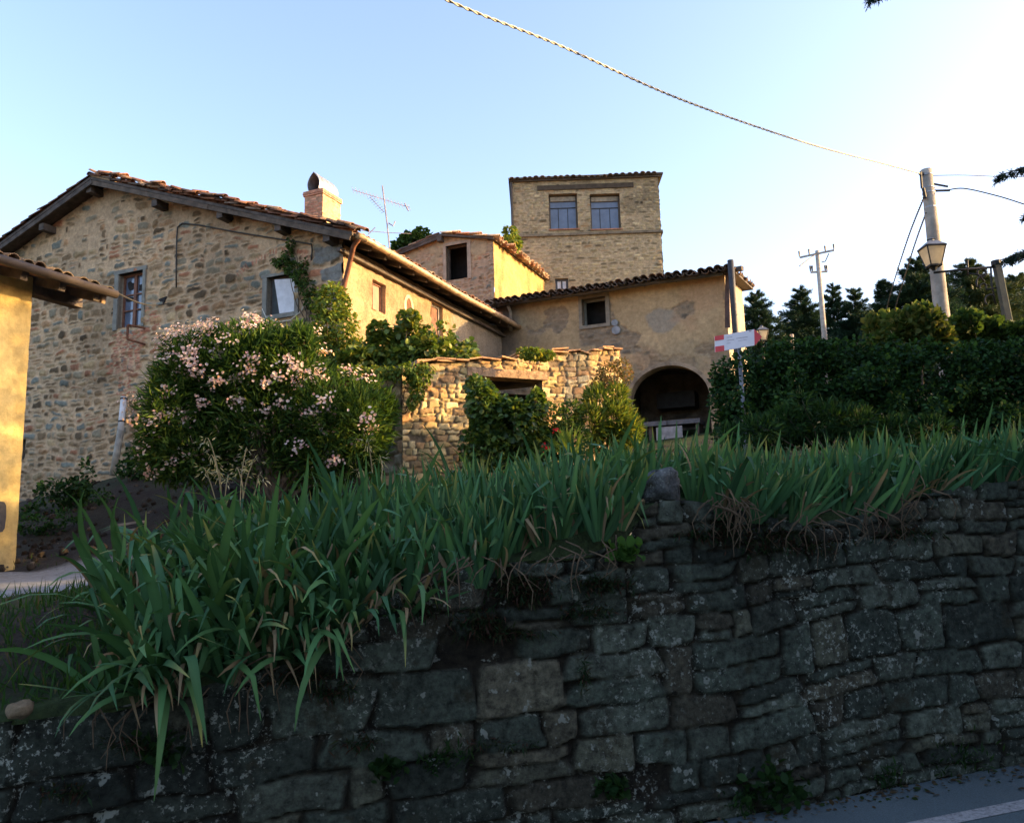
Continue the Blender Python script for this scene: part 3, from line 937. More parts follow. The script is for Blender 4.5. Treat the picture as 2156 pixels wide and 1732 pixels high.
# windows of the front
w = window(FAC, *W1, .16, house, M['red_wood'], M['glass'], bars_u=[((W1[0] + W1[1]) / 2, .09)], bars_z=[(W1[2] + .33 * (W1[3] - W1[2]), .03), (W1[2] + .62 * (W1[3] - W1[2]), .03)], fw=.055)
mb = MB()
mb.fbox(FAC, W1[1], W1[1] + .13, W1[2] - .05, W1[3], -.08, .045); mb.fbox(FAC, W1[0] - .09, W1[0], W1[2] - .05, W1[3], -.08, .045); mb.fbox(FAC, W1[0] - .12, W1[1] + .16, W1[3], W1[3] + .10, -.08, .048)
mb.build('surround', M['grey_stone'], w)
w['label'] = 'window with brown frame and broken panes'
mb = MB(); zz = (W1[2], W1[3]); um = (W1[0] + W1[1]) / 2                    # dark patches on the panes stand in for shaded holes
for (c, s, zf, hh) in ((um + .2, .13, .80, .10), (um - .18, .12, .74, .09), (um + .2, .15, .55, .045)):
    zc = W1[2] + zf * (zz[1] - zz[0]); pts = []
    for k in range(9):
        t = 2 * pi * k / 9; rr = 1 + .3 * random.uniform(-1, 1); pts.append(FAC.pt(c + s * cos(t) * rr, zc + hh * 1.2 * sin(t) * rr, -.160))
    MB().add(pts, [tuple(range(9))]).build('pane_hole_patch', M['recess_shade'], w)
w = window(FAC, *W2, .14, house, M['old_wood'], M['recess_shade'], fw=.05)
w['label'] = 'window half covered by a white shutter'
mb = MB(); um = (W2[0] + W2[1]) / 2
mb.box8([FAC.pt(W2[0] + .03, W2[2] + .03, -.06), FAC.pt(um + .06, W2[2] + .03, -.02), FAC.pt(um + .06, W2[2] + .03, -.05), FAC.pt(W2[0] + .03, W2[2] + .03, -.09),
         FAC.pt(W2[0] + .03, W2[3] - .10, -.06), FAC.pt(um + .22, W2[3] - .06, -.02), FAC.pt(um + .22, W2[3] - .06, -.05), FAC.pt(W2[0] + .03, W2[3] - .10, -.09)])
mb.build('shutter', M['white_paint'], w)
mb = MB(); mb.fbox(FAC, um + .1, W2[1] - .06, W2[2] + .03, W2[3] - .05, -.12, -.10); mb.build('dark_shutter', m_simple('dark_slate_paint', (.035, .045, .05), .7), w)
mb = MB(); mb.fbox(FAC, W2[1], W2[1] + .12, W2[2] - .1, W2[3], -.08, .04); mb.fbox(FAC, W2[0] - .10, W2[0], W2[2] - .1, W2[3], -.08, .04)
mb.fbox(FAC, W2[0] - .14, W2[1] + .16, W2[3], W2[3] + .07, -.08, .043); mb.fbox(FAC, W2[0], W2[1], W2[2] - .1, W2[2], -.1, .05)
mb.build('surround', M['grey_stone'], w)
# side wall: brown shuttered window, oval vent, door
w = window(SIDE, *S1, .13, house, M['red_wood'], m_simple('sun_bleached_shutter', (.30, .17, .12), .7, .15, 6), fw=.05); w['label'] = 'small window with closed brown shutter'
u_, z_ = SIDE.uv(859, 646)
mb = MB(); vs = []; n = 20
for (k_, o_) in ((1.75, .03), (1.0, .035), (1.0, -.02), (1.75, -.02)):
    vs += [SIDE.pt(u_ + .13 * k_ * cos(2 * pi * k / n), z_ + .22 * k_ ** .6 * sin(2 * pi * k / n), o_) for k in range(n)]
mb.add(vs, [(r * n + k, r * n + (k + 1) % n, ((r + 1) % 4) * n + (k + 1) % n, ((r + 1) % 4) * n + k) for r in range(4) for k in range(n)])
w = mb.build('oval_vent', m_simple('pale_trim', (.55, .42, .25), .9), house)
mb = MB(); mb.add([SIDE.pt(u_ + .135 * cos(2 * pi * k / n), z_ + .225 * sin(2 * pi * k / n), .024) for k in range(n)], [tuple(range(n))]); mb.build('vent_opening', m_simple('vent_shade_brown', (.13, .06, .03), .9), w)  # dark disc stands in for the shade inside the vent
w = window(SIDE, *SD, .12, house, M['pale_wood'], m_simple('door_planks', (.15, .075, .05), .85, .4, 6), fw=.07, name='door')
# chimney
cb = P(641, 468, 20.0)
CF = Fr(cb[:2], -TL, NF); cw_ = CF.uv(679, 440)[0]; CS = Fr(CF.pt(cw_, 0)[:2], TB, NS); cd_ = CS.uv(717, 440)[0]
cz0 = ze + .3; cz1 = CF.uv(655, 412)[1]
spb = dict(mortar=(.30, .21, .14), rough=.012, warp=.012, wave=.01, layers=[dict(rect=(-.1, 1.2, cz0, cz1 + .1), ch=(.06, .075), cw=(.2, .28), gap=.006, edge=.014, prot=.02, pal=[((.42, .20, .13), 2), ((.46, .27, .18), 2), ((.30, .15, .10), 1)], p=.9, split=0, shrink=.9, pw=(4, 7), rot=.02)])
chm = wall('chimney', CF, 0, cw_, cz0, cz1, .022, spb, M['rubble'], house, seed=31)
sps = dict(spb, layers=[dict(spb['layers'][0], p=.35)], mortar=(.42, .29, .16))
wall('chimney_side', CS, 0, cd_, cz0, cz1, .022, sps, M['rubble'], chm, seed=32)
mb = MB(); mb.box8([CF.pt(.012, cz0, -.012), CF.pt(cw_ - .012, cz0, -.012), CF.pt(cw_ - .012, cz0, -cd_ + .01), CF.pt(.012, cz0, -cd_ + .01), CF.pt(.012, cz1 - .004, -.012), CF.pt(cw_ - .012, cz1 - .004, -.012), CF.pt(cw_ - .012, cz1 - .004, -cd_ + .01), CF.pt(.012, cz1 - .004, -cd_ + .01)])
for k_ in range(3):
    mb.fbox(CF, -.03 - .01 * (k_ == 1), cw_ + .03 + .01 * (k_ == 1), cz1 + k_ * .045, cz1 + k_ * .045 + .04, -cd_ - .03, .03 + .01 * (k_ == 1))
mb.build('chimney_cap', m_simple('old_brick_cap', (.36, .20, .13), .9, .3, 10, .5, 25), chm)
prof = []
hw = cw_ * .36
ca = cw_ * .56
for t in np.linspace(0, 1, 9): prof.append((ca - hw * (.82 + .30 * sin(t * pi * .9)) * cos(t * pi / 2) ** .75, .48 * t ** .9))
prof = prof + [(2 * ca - a_, b_) for a_, b_ in prof[::-1][1:]]
vs = []
for off_ in (.06, -cd_ * .95):
    for a_, b_ in prof: vs.append(CF.pt(a_, cz1 + .135 + b_, off_))
for off_ in (.06, -cd_ * .95):
    for a_, b_ in prof: vs.append(CF.pt(ca + (a_ - ca) * .93, cz1 + .135 + b_ * .95, off_))
n = len(prof)
fs = [(k, k + 1, n + k + 1, n + k) for k in range(n - 1)] + [(2 * n + k + 1, 2 * n + k, 3 * n + k, 3 * n + k + 1) for k in range(n - 1)]
fs += [(k + 1, k, 2 * n + k, 2 * n + k + 1) for k in range(n - 1)]
fs += [tuple(3 * n + k for k in range(n))]
MB().add(vs, fs).build('cowl', M['zinc'], chm)

# fittings on the front that are not part of its walls
def facade_line(pts, r, off=.045):
    q = [FAC.pt(*FAC.uv(x, y, off), off) for x, y in pts]
    return MB().tube(q, r, 6)


mb = facade_line([(371, 606), (371, 560), (372, 500), (374, 478), (384, 470), (420, 474), (500, 489), (580, 502), (656, 514), (657, 530), (655, 548)], .017)
tag(mb.build('cable', M['cable'], smooth=True), 'dark cable running under the roof edge and down the stone front', 'cable')
mb = facade_line([(552, 650), (560, 668), (585, 678), (612, 674), (634, 655), (641, 640)], .012, .06)
tag(mb.build('cable', M['pale_cable'], smooth=True), 'pale cable looping below the white-shuttered window', 'cable')
mb = MB(); p_ = [FAC.pt(*FAC.uv(x, y, .05), o_) for x, y, o_ in ((306, 692, .0), (268, 684, .35), (268, 714, .35), (306, 725, .0))]
p_ = [P(306, 691, 19.2), P(269, 684, 18.95), P(268, 714, 18.95), P(306, 725, 19.2)]
for k in range(3): mb.bar(p_[k], p_[k + 1], .04, .04, up=(0, .2, 1) if k != 1 else (1, 0, 0))
tag(mb.build('iron_bracket', M['rust']), 'rusty iron bracket frame under the brown-framed window', 'bracket')
mb = MB(); q = FAC.uv(344, 634); mb.add([FAC.pt(q[0] + .14, q[1] + .06, .03), FAC.pt(q[0] - .12, q[1] + .10, .03), FAC.pt(q[0] - .02, q[1] - .10, .03), FAC.pt(q[0] + .14, q[1] + .06, -.05), FAC.pt(q[0] - .12, q[1] + .10, -.05), FAC.pt(q[0] - .02, q[1] - .10, -.05)],
                                        [(0, 1, 2), (5, 4, 3), (0, 3, 4, 1), (1, 4, 5, 2), (2, 5, 3, 0)])
mb.build('wall_niche', M['recess_shade'], house)  # dark wedge, the shade of the niche put into its colour
d_ = 19.3
pp = thing('drain_pipe', 'broken white drain pipe standing against the stone front', 'pipe', P(240, 992, d_ - .35))
pa, pm, pb = P(261, 836, d_), P(254, 908, d_ - .15), P(238, 1000, d_ - .35)
MB().tube([pa, pm], .072, 12).build('upper_pipe', M['pvc'], pp, smooth=True)
MB().tube([pm + (pm - pb) * .02, pb], .08, 12).build('lower_pipe', M['pvc_dirty'], pp, smooth=True)
for t in (.05, .72):
    q = pa + (pm - pa) * t; dv = unit(pm - pa); MB().tube([q - dv * .018, q + dv * .018], .084, 12).build('pipe_ring', M['black_iron'], pp)

# ================================================================== LOFT HOUSE (between farmhouse and tower)
LO = P(1040, 560, 25.6)[:2]
LF = Fr(LO, TL, NF); LS = Fr(LO, TB, NS)


def pl_mask(cov, pc, ph=.03, sc=1.1, seed=0):
    """old plaster covering the stones except where it has fallen"""
    def f(U, V):
        n = fbm(U * sc + seed, V * sc + 2 * seed, 5)
        mk = sstep(cov - .02, cov + .02, n)
        tone = (.72 + .55 * fbm(U * .8 + 3 + seed, V * .8)) * (.9 + .2 * vn(U * 9, V * 9))
        return mk, np.array(pc)[None, None] * tone[..., None], ph + .012 * (fbm(U * 4, V * 4) - .5)
    return f


loft = thing('loft_house', 'narrow plastered stone house with a black window opening, behind the farmhouse roof', 'house', np.array([LO[0], LO[1] + 2, E + 2]))
LW = box_uv(LF, 940, 515, 985, 588)
lur, lzr = LF.uv(922, 492, .2); lue, lze = LF.uv(1034, 500, .2); lul, lzl = LF.uv(834, 528, .2)


def ltop(u): return np.interp(u, [lue, lur, lul, lul + 3], [lze, lzr, lzl, lzl - .8]) - .05


spec = dict(mortar=(.36, .26, .17), rough=.015, warp=.025, wave=.05, mvar=.4,
            layers=[dict(Lr, rect=(-.2, 5, E + 4, E + 11), cw=(.12, .35), ch=(.07, .16), p=.85)],
            plaster=pl_mask(.50, (.35, .265, .16), .035, 1.3, 4))
wall('front_wall', LF, 0, 4.6, E + 3, lzr + .1, .035, spec, M['plaster'], loft, top=ltop, holes=[LW], seed=41, rcol=(.16, .13, .1))
spec = dict(mortar=(.40, .27, .105), rough=.02, warp=.03, mvar=.35, layers=[], stain=[lambda U, V, C: C * (1 - .35 * sstep(.5, .7, fbm(U * 2.2, V * .7))[..., None])])
LSL = 5.3
wall('side_wall', LS, 0, LSL, E + 3, lze - .02, .05, spec, M['roughcast'], loft, seed=42)


def L3(u, w, z):
    q = LO + TL * u + TB * w
    return np.array([q[0], q[1], z])


MB().box8([L3(.05, LSL, E + 3), L3(4.6, LSL, E + 3), L3(4.6, LSL - .2, E + 3), L3(.05, LSL - .2, E + 3), L3(.05, LSL, lze - .1), L3(4.6, LSL, lze - .1), L3(4.6, LSL - .2, lze - .1), L3(.05, LSL - .2, lze - .1)]) \
    .box8([L3(4.4, .05, E + 3), L3(4.6, .05, E + 3), L3(4.6, LSL - .2, E + 3), L3(4.4, LSL - .2, E + 3), L3(4.4, .05, ltop(4.6)), L3(4.6, .05, ltop(4.6)), L3(4.6, LSL - .2, ltop(4.6)), L3(4.4, LSL - .2, ltop(4.6))]) \
    .build('rear_wall', M['concrete'], loft)
slab('roof', [L3(lue - .08, -.2, lze), L3(lue - .08, LSL + .2, lze), L3(lur, LSL + .2, lzr), L3(lur, -.2, lzr)], .06, M['old_wood'], loft)
slab('roof', [L3(lur + .01, -.2, lzr), L3(lur + .01, LSL + .2, lzr), L3(4.9, LSL + .2, ltop(4.9) + .05), L3(4.9, -.2, ltop(4.9) + .05)], .06, M['old_wood'], loft)
dn = L3(lue - .08, 0, lze) - L3(lur, 0, lzr)
TPW = [((.36, .22, .13), 3), ((.28, .13, .07), 2), ((.42, .30, .19), 2)]
tiled('roof_tiles', L3(lur, -.25, lzr), dn, np.array([TB[0], TB[1], 0]), int(np.linalg.norm(dn) / .34), int((LSL + .5) / .22), .36, .22, loft, seed=44, pal=TPW, jit=.03)
dn = L3(4.9, 0, ltop(4.9)) - L3(lur, 0, lzr)
tiled('roof_tiles', L3(lur, -.25, lzr), dn, np.array([TB[0], TB[1], 0]), 10, 6, .36, .22, loft, seed=45, jit=.02)
MB().bar(L3(lur, -.16, lzr - .12), L3(lul + .05, -.16, lzl - .12), .05, .12).build('barge_board', M['old_wood'], loft)
MB().fbox(LF, lur - .14, lur + .02, lzr - .28, lzr - .08, 0, .24).build('ridge_beam', M['old_wood'], loft)
mb = MB(); mb.fbox(LF, LW[0] - .13, LW[0], LW[2] - .05, LW[3] + .1, -.1, .05); mb.fbox(LF, LW[1], LW[1] + .1, LW[2] - .05, LW[3] + .1, -.1, .05); mb.fbox(LF, LW[0], LW[1], LW[3], LW[3] + .1, -.1, .05)
w = window(LF, *LW, .2, loft, M['old_wood'], M['glass'], fw=.04, pane=False); mb.build('surround', m_simple('buff_surround', (.34, .27, .2), .9, .2, 5), w)

# ================================================================== TOWER
TT = np.array([cos(radians(-1.5)), sin(radians(-1.5))]); TN = np.array([sin(radians(-1.5)), -cos(radians(-1.5))])
TO = P(1082, 480, 30)[:2]; TF = Fr(TO, TT, TN)
tu = TF.uv(1391, 470)[0]; tz = TF.uv(1235, 379)[1]
tower = thing('tower', 'square stone tower house with two wide curtained windows', 'tower', np.array([TO[0] + 2.8, TO[1] + 2.6, E + 3]))
TW1 = box_uv(TF, 1156, 408, 1216, 482); TW2 = box_uv(TF, 1243, 408, 1306, 482); TW3 = box_uv(TF, 1170, 586, 1197, 640)
TPAL = [((.31, .26, .145), 3), ((.25, .21, .115), 3), ((.18, .15, .088), 2.2), ((.38, .325, .19), 2), ((.10, .085, .052), 1.3), ((.29, .195, .10), .6)]
spec = dict(mortar=(.30, .245, .155), rough=.012, warp=.018, wave=.03, mvar=.35,
            layers=[dict(rect=(-.1, tu + .1, E + 2, tz + .2), ch=(.06, .14), cw=(.14, .48), gap=.007, edge=.022, prot=.030, pal=TPAL, split=.2, shrink=.84, pw=(3, 7), rot=.03, p=.92)],
            stain=[lambda U, V, C: C * (1 - .35 * sstep(.5, .7, fbm(U * 1.0 + 3, V * .8)) * sstep(TF.uv(1235, 494)[1] - .5, TF.uv(1235, 494)[1], V))[..., None]])
wall('front_wall', TF, 0, tu, E + 2, tz, .034, spec, M['rubble'], tower, holes=[TW1, TW2, TW3], seed=51, reveal=.3, rcol=(.2, .165, .11))
TD = 5.6
TR = Fr(TF.pt(tu, 0)[:2], -TN, TT); TLf = Fr(TO, -TN, -TT)
wall('side_wall', TR, 0, TD, E + 2, tz, .06, dict(spec, layers=[dict(spec['layers'][0], rect=(-.1, TD + .1, E + 2, tz + .2))]), M['rubble'], tower, seed=52)
wall('side_wall', TLf, 0, TD, E + 2, tz, .06, dict(spec, layers=[dict(spec['layers'][0], rect=(-.1, TD + .1, E + 2, tz + .2))]), M['rubble'], tower, seed=53)
MB().fbox(TF, .02, tu - .02, E + 2, tz - .02, -TD, -TD + .2).build('rear_wall', M['concrete'], tower)
MB().fbox(TF, -.09, tu + .10, tz, tz + .07, -TD - .1, .10).fbox(TF, -.16, tu + .17, tz + .07, tz + .13, -TD - .16, .17).build('roof', m_simple('dark_eaves', (.09, .08, .065), .8), tower)
q0 = TF.pt(-.12, tz + .17, -TD / 2); nt_ = int((tu + .3) / .24)
tiled('roof_tiles', TF.pt(-.15, tz + .095, -1.0), TF.pt(0, -.10, 1.15) - TF.pt(0, 0, 0), np.array([TT[0], TT[1], 0]), 3, nt_, .38, .24, tower, seed=55, pal=[((.12, .10, .08), 1), ((.15, .12, .09), 1)], gutters=False)
slab('roof', [TF.pt(-.15, tz + .135, .16), TF.pt(tu + .15, tz + .135, .16), TF.pt(tu + .15, tz + .36, -TD / 2), TF.pt(-.15, tz + .36, -TD / 2)], .04, M['old_wood'], tower)
zsc = TF.uv(1235, 493)[1]
mb = MB().fbox(TF, -.04, tu + .05, zsc - .045, zsc + .045, -.02, .085); mb.fbox(TR, .02, TD, zsc - .045, zsc + .045, -.02, .08); mb.build('string_course', m_simple('dark_string_course', (.14, .12, .085), .9, .35, 5, .5), tower)
lb = [TF.uv(1131, 397), TF.uv(1334, 400)]
MB().fbox(TF, lb[0][0], lb[1][0], lb[0][1] - .10, lb[0][1] + .085, -.05, .06).build('lintel_beam', m_simple('dark_lintel_timber', (.055, .045, .032), .9, .3, 5, .5), tower)
MB().tube([TF.pt(-.05, tz - .02, .06), TF.pt(-.05, TF.uv(1068, 470)[1], .06), TF.pt(-.05, E + 5, .06)], .05, 8).build('downpipe', m_simple('dark_overhang_edge', (.05, .045, .04), .7), tower)  # pipe stands in for the dark left overhang edge of the roof
for h in (TW1, TW2):
    w = window(TF, *h, .22, tower, m_simple('brown_window_frame', (.09, .075, .055), .7), M['curtain'], fw=.06)
    mb = MB(); u0_, u1_, z0_, z1_ = h
    for t in (.33, .66): mb.fbox(TF, u0_ + t * (u1_ - u0_) - .012, u0_ + t * (u1_ - u0_) + .012, z0_ + .06, z0_ + .63 * (z1_ - z0_), -.225, -.212)
    mb.fbox(TF, u0_ + .06, u1_ - .06, z0_ + .63 * (z1_ - z0_), z0_ + .66 * (z1_ - z0_), -.225, -.210); mb.build('glazing_bar', M['black_iron'], w)
    MB().fbox(TF, u0_ - .03, u1_ + .06, z0_ - .05, z0_, -.2, .05).build('sill', m_simple('brick_sill', (.27, .14, .09), .9), w)
    MB().fbox(TF, u0_ + .06, u1_ - .06, z1_ - .24, z1_ - .06, -.216, -.16).build('blind_box', m_simple('pale_blind', (.26, .23, .17), .8), w)
w = window(TF, *TW3, .12, tower, m_simple('dark_blue_frame', (.06, .065, .075), .6), M['white_paint'], bars_u=[((TW3[0] + TW3[1]) / 2, .06)], fw=.08)
w['label'] = 'small window low above the barn roof'

# ================================================================== BARN (wing with the arch)
WO = P(1046, 700, 25.0)[:2]
WF = Fr(WO, -TL, NF)
wu = WF.uv(1529, 640)[0]; wz = WF.uv(1300, 606)[1]
barn = thing('barn', 'long plastered barn with a dark arched doorway and tiled roof', 'barn', np.array([WO[0] + 3, WO[1] - 1, E + 2.1]))
WW = box_uv(WF, 1226, 627, 1276, 684)
al = WF.uv(1325, 860)[0]; ar = WF.uv(1497, 860)[0]; az_ = WF.uv(1410, 842)[1]; at_ = WF.uv(1410, 769)[1]
ac, aw, ah = (al + ar) / 2, (ar - al) / 2, at_ - az_
ub = box_uv(WF, 1220, 686, 1280, 728); uc_ = WF.uv(1395, 676)


def barn_pl(U, V):
    mk, pc, ph = pl_mask(.40, (.40, .295, .165), .03, 1.3, 7)(U, V)
    low = sstep(E + 5.2, E + 4.2, V + (fbm(U * 1.5, V * 1.5) - .5) * 1.6)
    mk2, pc2, ph2 = pl_mask(.50, (.28, .23, .145), .03, 2.6, 12)(U, V)
    mk = mk * (1 - low) + mk2 * low; pc = pc * (1 - low[..., None]) + pc2 * low[..., None]
    hole = (sstep(ub[0] - .05, ub[0] + .05, U) * sstep(ub[1] + .05, ub[1] - .05, U) * sstep(ub[2] - .05, ub[2] + .05, V) * sstep(ub[3] + .05, ub[3] - .02, V))
    mk = mk * (1 - hole)
    d = np.sqrt(((U - uc_[0]) / .52) ** 2 + ((V - uc_[1]) / .42) ** 2) + (fbm(U * 4, V * 4) - .5) * .5
    g = sstep(1.0, .8, d)[..., None]
    pc = pc * (1 - .7 * g) + np.array([.27, .255, .215]) * g * .7; mk = np.maximum(mk, g[..., 0])
    dl = sstep(1.6, .3, U + (fbm(U * 2, V) - .5) * 1.4)[..., None]                  # grey mould by the farmhouse corner
    pc = pc * (1 - dl) + np.array([.14, .12, .10]) * dl
    pk = sstep(.55, .7, fbm(U * .6 + 30, V * .8))[..., None] * .5
    pc = pc * (1 - pk) + np.array([.42, .26, .15]) * pk
    return mk, pc, ph


spec = dict(mortar=(.25, .195, .13), rough=.015, warp=.03, wave=.05, mvar=.5,
            layers=[dict(Lr, rect=(-.2, wu + .2, E + 1.5, wz), cw=(.14, .45), ch=(.08, .17), p=.95, pal=[((.26, .20, .13), 2), ((.18, .15, .11), 2), ((.30, .22, .14), 1.5)], prot=.035)],
            plaster=barn_pl)
wall('front_wall', WF, 0, wu, E + 1.4, wz - .05, .034, spec, M['plaster'], barn, holes=[WW], arch=(ac, aw, az_, ah), seed=61, reveal=.3, rcol=(.2, .17, .13))
mb = MB(); n = 28; vs = []
for (k_, o_) in ((.995, .045), (1.0, -.45), (1.09, .04), (1.09, -.05)):
    for k in range(n + 1):
        t = pi * k / n; vs.append(WF.pt(ac - (aw * k_) * cos(t), az_ + (ah + aw * (k_ - 1)) * sin(t) if k_ >= 1 else az_ + ah * .995 * sin(t), o_))
m_ = n + 1
fs = [(k, k + 1, m_ + k + 1, m_ + k) for k in range(n)] + [(2 * m_ + k, 2 * m_ + k + 1, k + 1, k) for k in range(n)] + [(3 * m_ + k, 3 * m_ + k + 1, 2 * m_ + k + 1, 2 * m_ + k) for k in range(n)]
mb.add(vs, fs)
for u_, s_ in ((al, 1), (ar, -1)):
    mb.fbox(WF, u_ - .0 if s_ > 0 else u_ - .006, u_ + .006 if s_ > 0 else u_, E + 1.4, az_, -.45, .04)
mb.build('arch_surround', m_simple('arch_plaster', (.27, .21, .145), .95, .3, 4, .6, 18), barn)
RD = 3.0                                                                       # room behind the arch
inn = m_simple('dark_plaster', (.10, .085, .07), .95, .5, 2.5, .6, 14)  # dark uneven plaster for the inner walls
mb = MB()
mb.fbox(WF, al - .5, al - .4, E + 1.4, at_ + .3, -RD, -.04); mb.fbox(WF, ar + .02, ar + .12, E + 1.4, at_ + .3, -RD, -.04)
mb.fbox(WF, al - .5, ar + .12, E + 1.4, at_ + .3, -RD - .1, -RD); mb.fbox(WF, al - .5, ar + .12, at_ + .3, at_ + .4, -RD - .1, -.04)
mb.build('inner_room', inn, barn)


def W3(u, o, z): return WF.pt(u, z, -o)


BD = 4.4; rs_ = .17
mb = MB(); mb.fbox(WF, .02, wu - .02, E + 1, wz + .2, -BD, -BD + .2)
mb.box8([W3(wu - .25, .05, E + 1), W3(wu - .003, .05, E + 1), W3(wu - .003, BD - .2, E + 1), W3(wu - .25, BD - .2, E + 1), W3(wu - .25, .05, wz - .06), W3(wu - .003, .05, wz - .06), W3(wu - .003, BD - .2, wz + rs_ * BD - .1), W3(wu - .25, BD - .2, wz + rs_ * BD - .1)])
mb.box8([W3(.0, .05, E + 1), W3(.2, .05, E + 1), W3(.2, BD - .2, E + 1), W3(.0, BD - .2, E + 1), W3(.0, .05, wz - .06), W3(.2, .05, wz - .06), W3(.2, BD - .2, wz + rs_ * BD - .1), W3(.0, BD - .2, wz + rs_ * BD - .1)])
mb.build('rear_wall', m_simple('barn_side_plaster', (.34, .27, .18), .95, .25, 2, .5, 15), barn)
ov = .32
slab('roof', [W3(-.1, -ov, wz - .055), W3(wu + .32, -ov, wz - .055), W3(wu + .32, BD + .2, wz - .055 + rs_ * (BD + ov)), W3(-.1, BD + .2, wz - .055 + rs_ * (BD + ov))], .06, M['old_wood'], barn)
dn = W3(0, -ov, wz) - W3(0, BD, wz + rs_ * (BD + ov))
GT = [((.12, .085, .065), 3), ((.16, .10, .07), 2), ((.085, .07, .055), 2), ((.19, .14, .10), 1)]
tiled('roof_tiles', W3(-.1, BD, wz - .03 + rs_ * (BD + ov)), dn, np.array([-TL[0], -TL[1], 0]), int(np.linalg.norm(dn) / .36) + 1, int((wu + .4) / .235), .36, .235, barn, seed=64, pal=GT, jit=.018, lift=.02)
gp = [W3(-.1 + t * (wu + .1), -ov - .07, wz - .12 - .012 * t + .012 * sin(t * 11)) for t in np.linspace(0, 1, 12)]
gut = MB().tube(gp, .062, 10).build('gutter', M['dark_gutter'], barn, smooth=True)
for t in np.linspace(.05, .95, 8):
    q = gp[0] + (gp[-1] - gp[0]) * t; d0 = unit(gp[-1] - gp[0]); MB().tube([q - d0 * .015, q + d0 * .015], .07, 8).build('gutter_joint', M['dark_gutter'], gut)
q = WF.uv(1072, 652, .2); MB().tube([WF.pt(q[0], wz - .15, .30), WF.pt(q[0], q[1] - .05, .10), WF.pt(q[0], WF.uv(1075, 698)[1], .10)], .055, 8).build('downpipe', M['pale_wood'], barn, smooth=True)
w = window(WF, *WW, .24, barn, M['grey_stone'], M['glass'], fw=.06, pane=False)
mb = MB(); mb.fbox(WF, WW[0] - .10, WW[0], WW[2] - .10, WW[3] + .12, -.05, .055); mb.fbox(WF, WW[1], WW[1] + .12, WW[2] - .10, WW[3] + .12, -.05, .055); mb.fbox(WF, WW[0], WW[1], WW[2] - .10, WW[2], -.05, .06); mb.fbox(WF, WW[0], WW[1], WW[3], WW[3] + .10, -.05, .05)
mb.build('surround', m_simple('grey_render', (.22, .195, .15), .9, .2, 5), w)
MB().box8([W3(al - .3, RD - .02, E + 1), W3(al, RD - .02, E + 1), W3(al, RD + .1, E + 1), W3(al - .3, RD + .1, E + 1), W3(al - .3, RD - .02, E + 1.1), W3(al, RD - .02, E + 1.1), W3(al, RD + .1, E + 1.1), W3(al - .3, RD + .1, E + 1.1)])
mb = MB(); q = WF.uv(1296, 690)
for (du_, dz_, r_0) in ((0, .14, .10), (.03, -.09, .13)):
    mb.tube([WF.pt(q[0] + du_, q[1] + dz_, .0), WF.pt(q[0] + du_, q[1] + dz_, .09)], r_0, 10)
mb.build('meter_box', m_simple('grey_meter', (.24, .26, .28), .6), barn)
MB().bar(W3(wu - .1, -.1, wz - .02), W3(wu + .55, -.32, wz - .06), .14, .12).build('beam_end', M['old_wood'], barn)
mb = MB(); dd = 21.9
mb.box8([P(1526, 690, dd + .1), P(1537, 690, dd), P(1538, 690, dd + .1), P(1527, 690, dd + .2), P(1527, 560, dd + .1), P(1534, 552, dd), P(1535, 552, dd + .1), P(1528, 560, dd + .2)])
tag(mb.build('plank', m_simple('brown_plank', (.085, .055, .045), .85, .3, 6)), 'tall brown plank hung at the right end of the barn wall', 'plank')
tag(MB().tube([P(1538, 548, 21.2), P(1543, 620, 21.2), P(1551, 730, 21.2), P(1556, 800, 21.2)], .085, 10).build('post', m_simple('dark_post_paint', (.03, .032, .036), .6), smooth=True), 'dark upright post at the right corner of the barn', 'post')
# things in the arch
bt = thing('workbench', 'dark plank bench standing in the arched doorway', 'bench', WF.pt(ac, E + 2.1, -.6))
za = WF.uv(1405, 889)[1]
MB().fbox(WF, al + .35, al + 1.05, za - .06, za + .07, -1.0, -.1).fbox(WF, al + 1.07, ar - .35, za - .06, za + .07, -1.0, -.1).build('plank_top', m_simple('grey_plank', (.10, .10, .11), .7), bt)
for u_ in (al + .5, ar - .5): MB().fbox(WF, u_, u_ + .1, E + 1.6, za - .06, -.9, -.2).build('leg', M['old_wood'], bt)
tag(MB().fbox(WF, al + .75, al + 1.5, E + 1.9, za - .12, -.06, -.02).build('pale_panel', m_simple('pale_board', (.26, .26, .27), .7)), 'pale grey board leaning below the bench in the arch', 'board')
hd = thing('shelf', 'dark shelf and hood hung on the back wall of the arch', 'shelf', WF.pt(ac, za + .7, -2.6))
MB().fbox(WF, al + .3, al + 1.5, za + .75, za + 1.25, -2.98, -2.3).build('hood', m_simple('dark_hood', (.03, .032, .036), .8), hd)
MB().fbox(WF, al + .4, al + 1.45, za + .35, za + .42, -2.98, -2.5).build('board', m_simple('brown_shelf_board', (.12, .085, .05), .8), hd)

def added_dark_box(fr, h, parent, d0, d1=.9):
    """box added behind an opening to keep it dark: five near-black walls"""
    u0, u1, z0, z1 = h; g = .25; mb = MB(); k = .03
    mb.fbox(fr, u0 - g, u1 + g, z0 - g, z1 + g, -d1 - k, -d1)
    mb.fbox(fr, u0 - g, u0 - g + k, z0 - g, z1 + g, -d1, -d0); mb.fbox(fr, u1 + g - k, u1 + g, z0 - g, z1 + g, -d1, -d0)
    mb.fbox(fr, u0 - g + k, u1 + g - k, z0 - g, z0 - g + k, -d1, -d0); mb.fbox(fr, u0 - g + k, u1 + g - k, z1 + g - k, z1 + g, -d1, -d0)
    mb.build('added_dark_box', M['recess_shade'], parent)


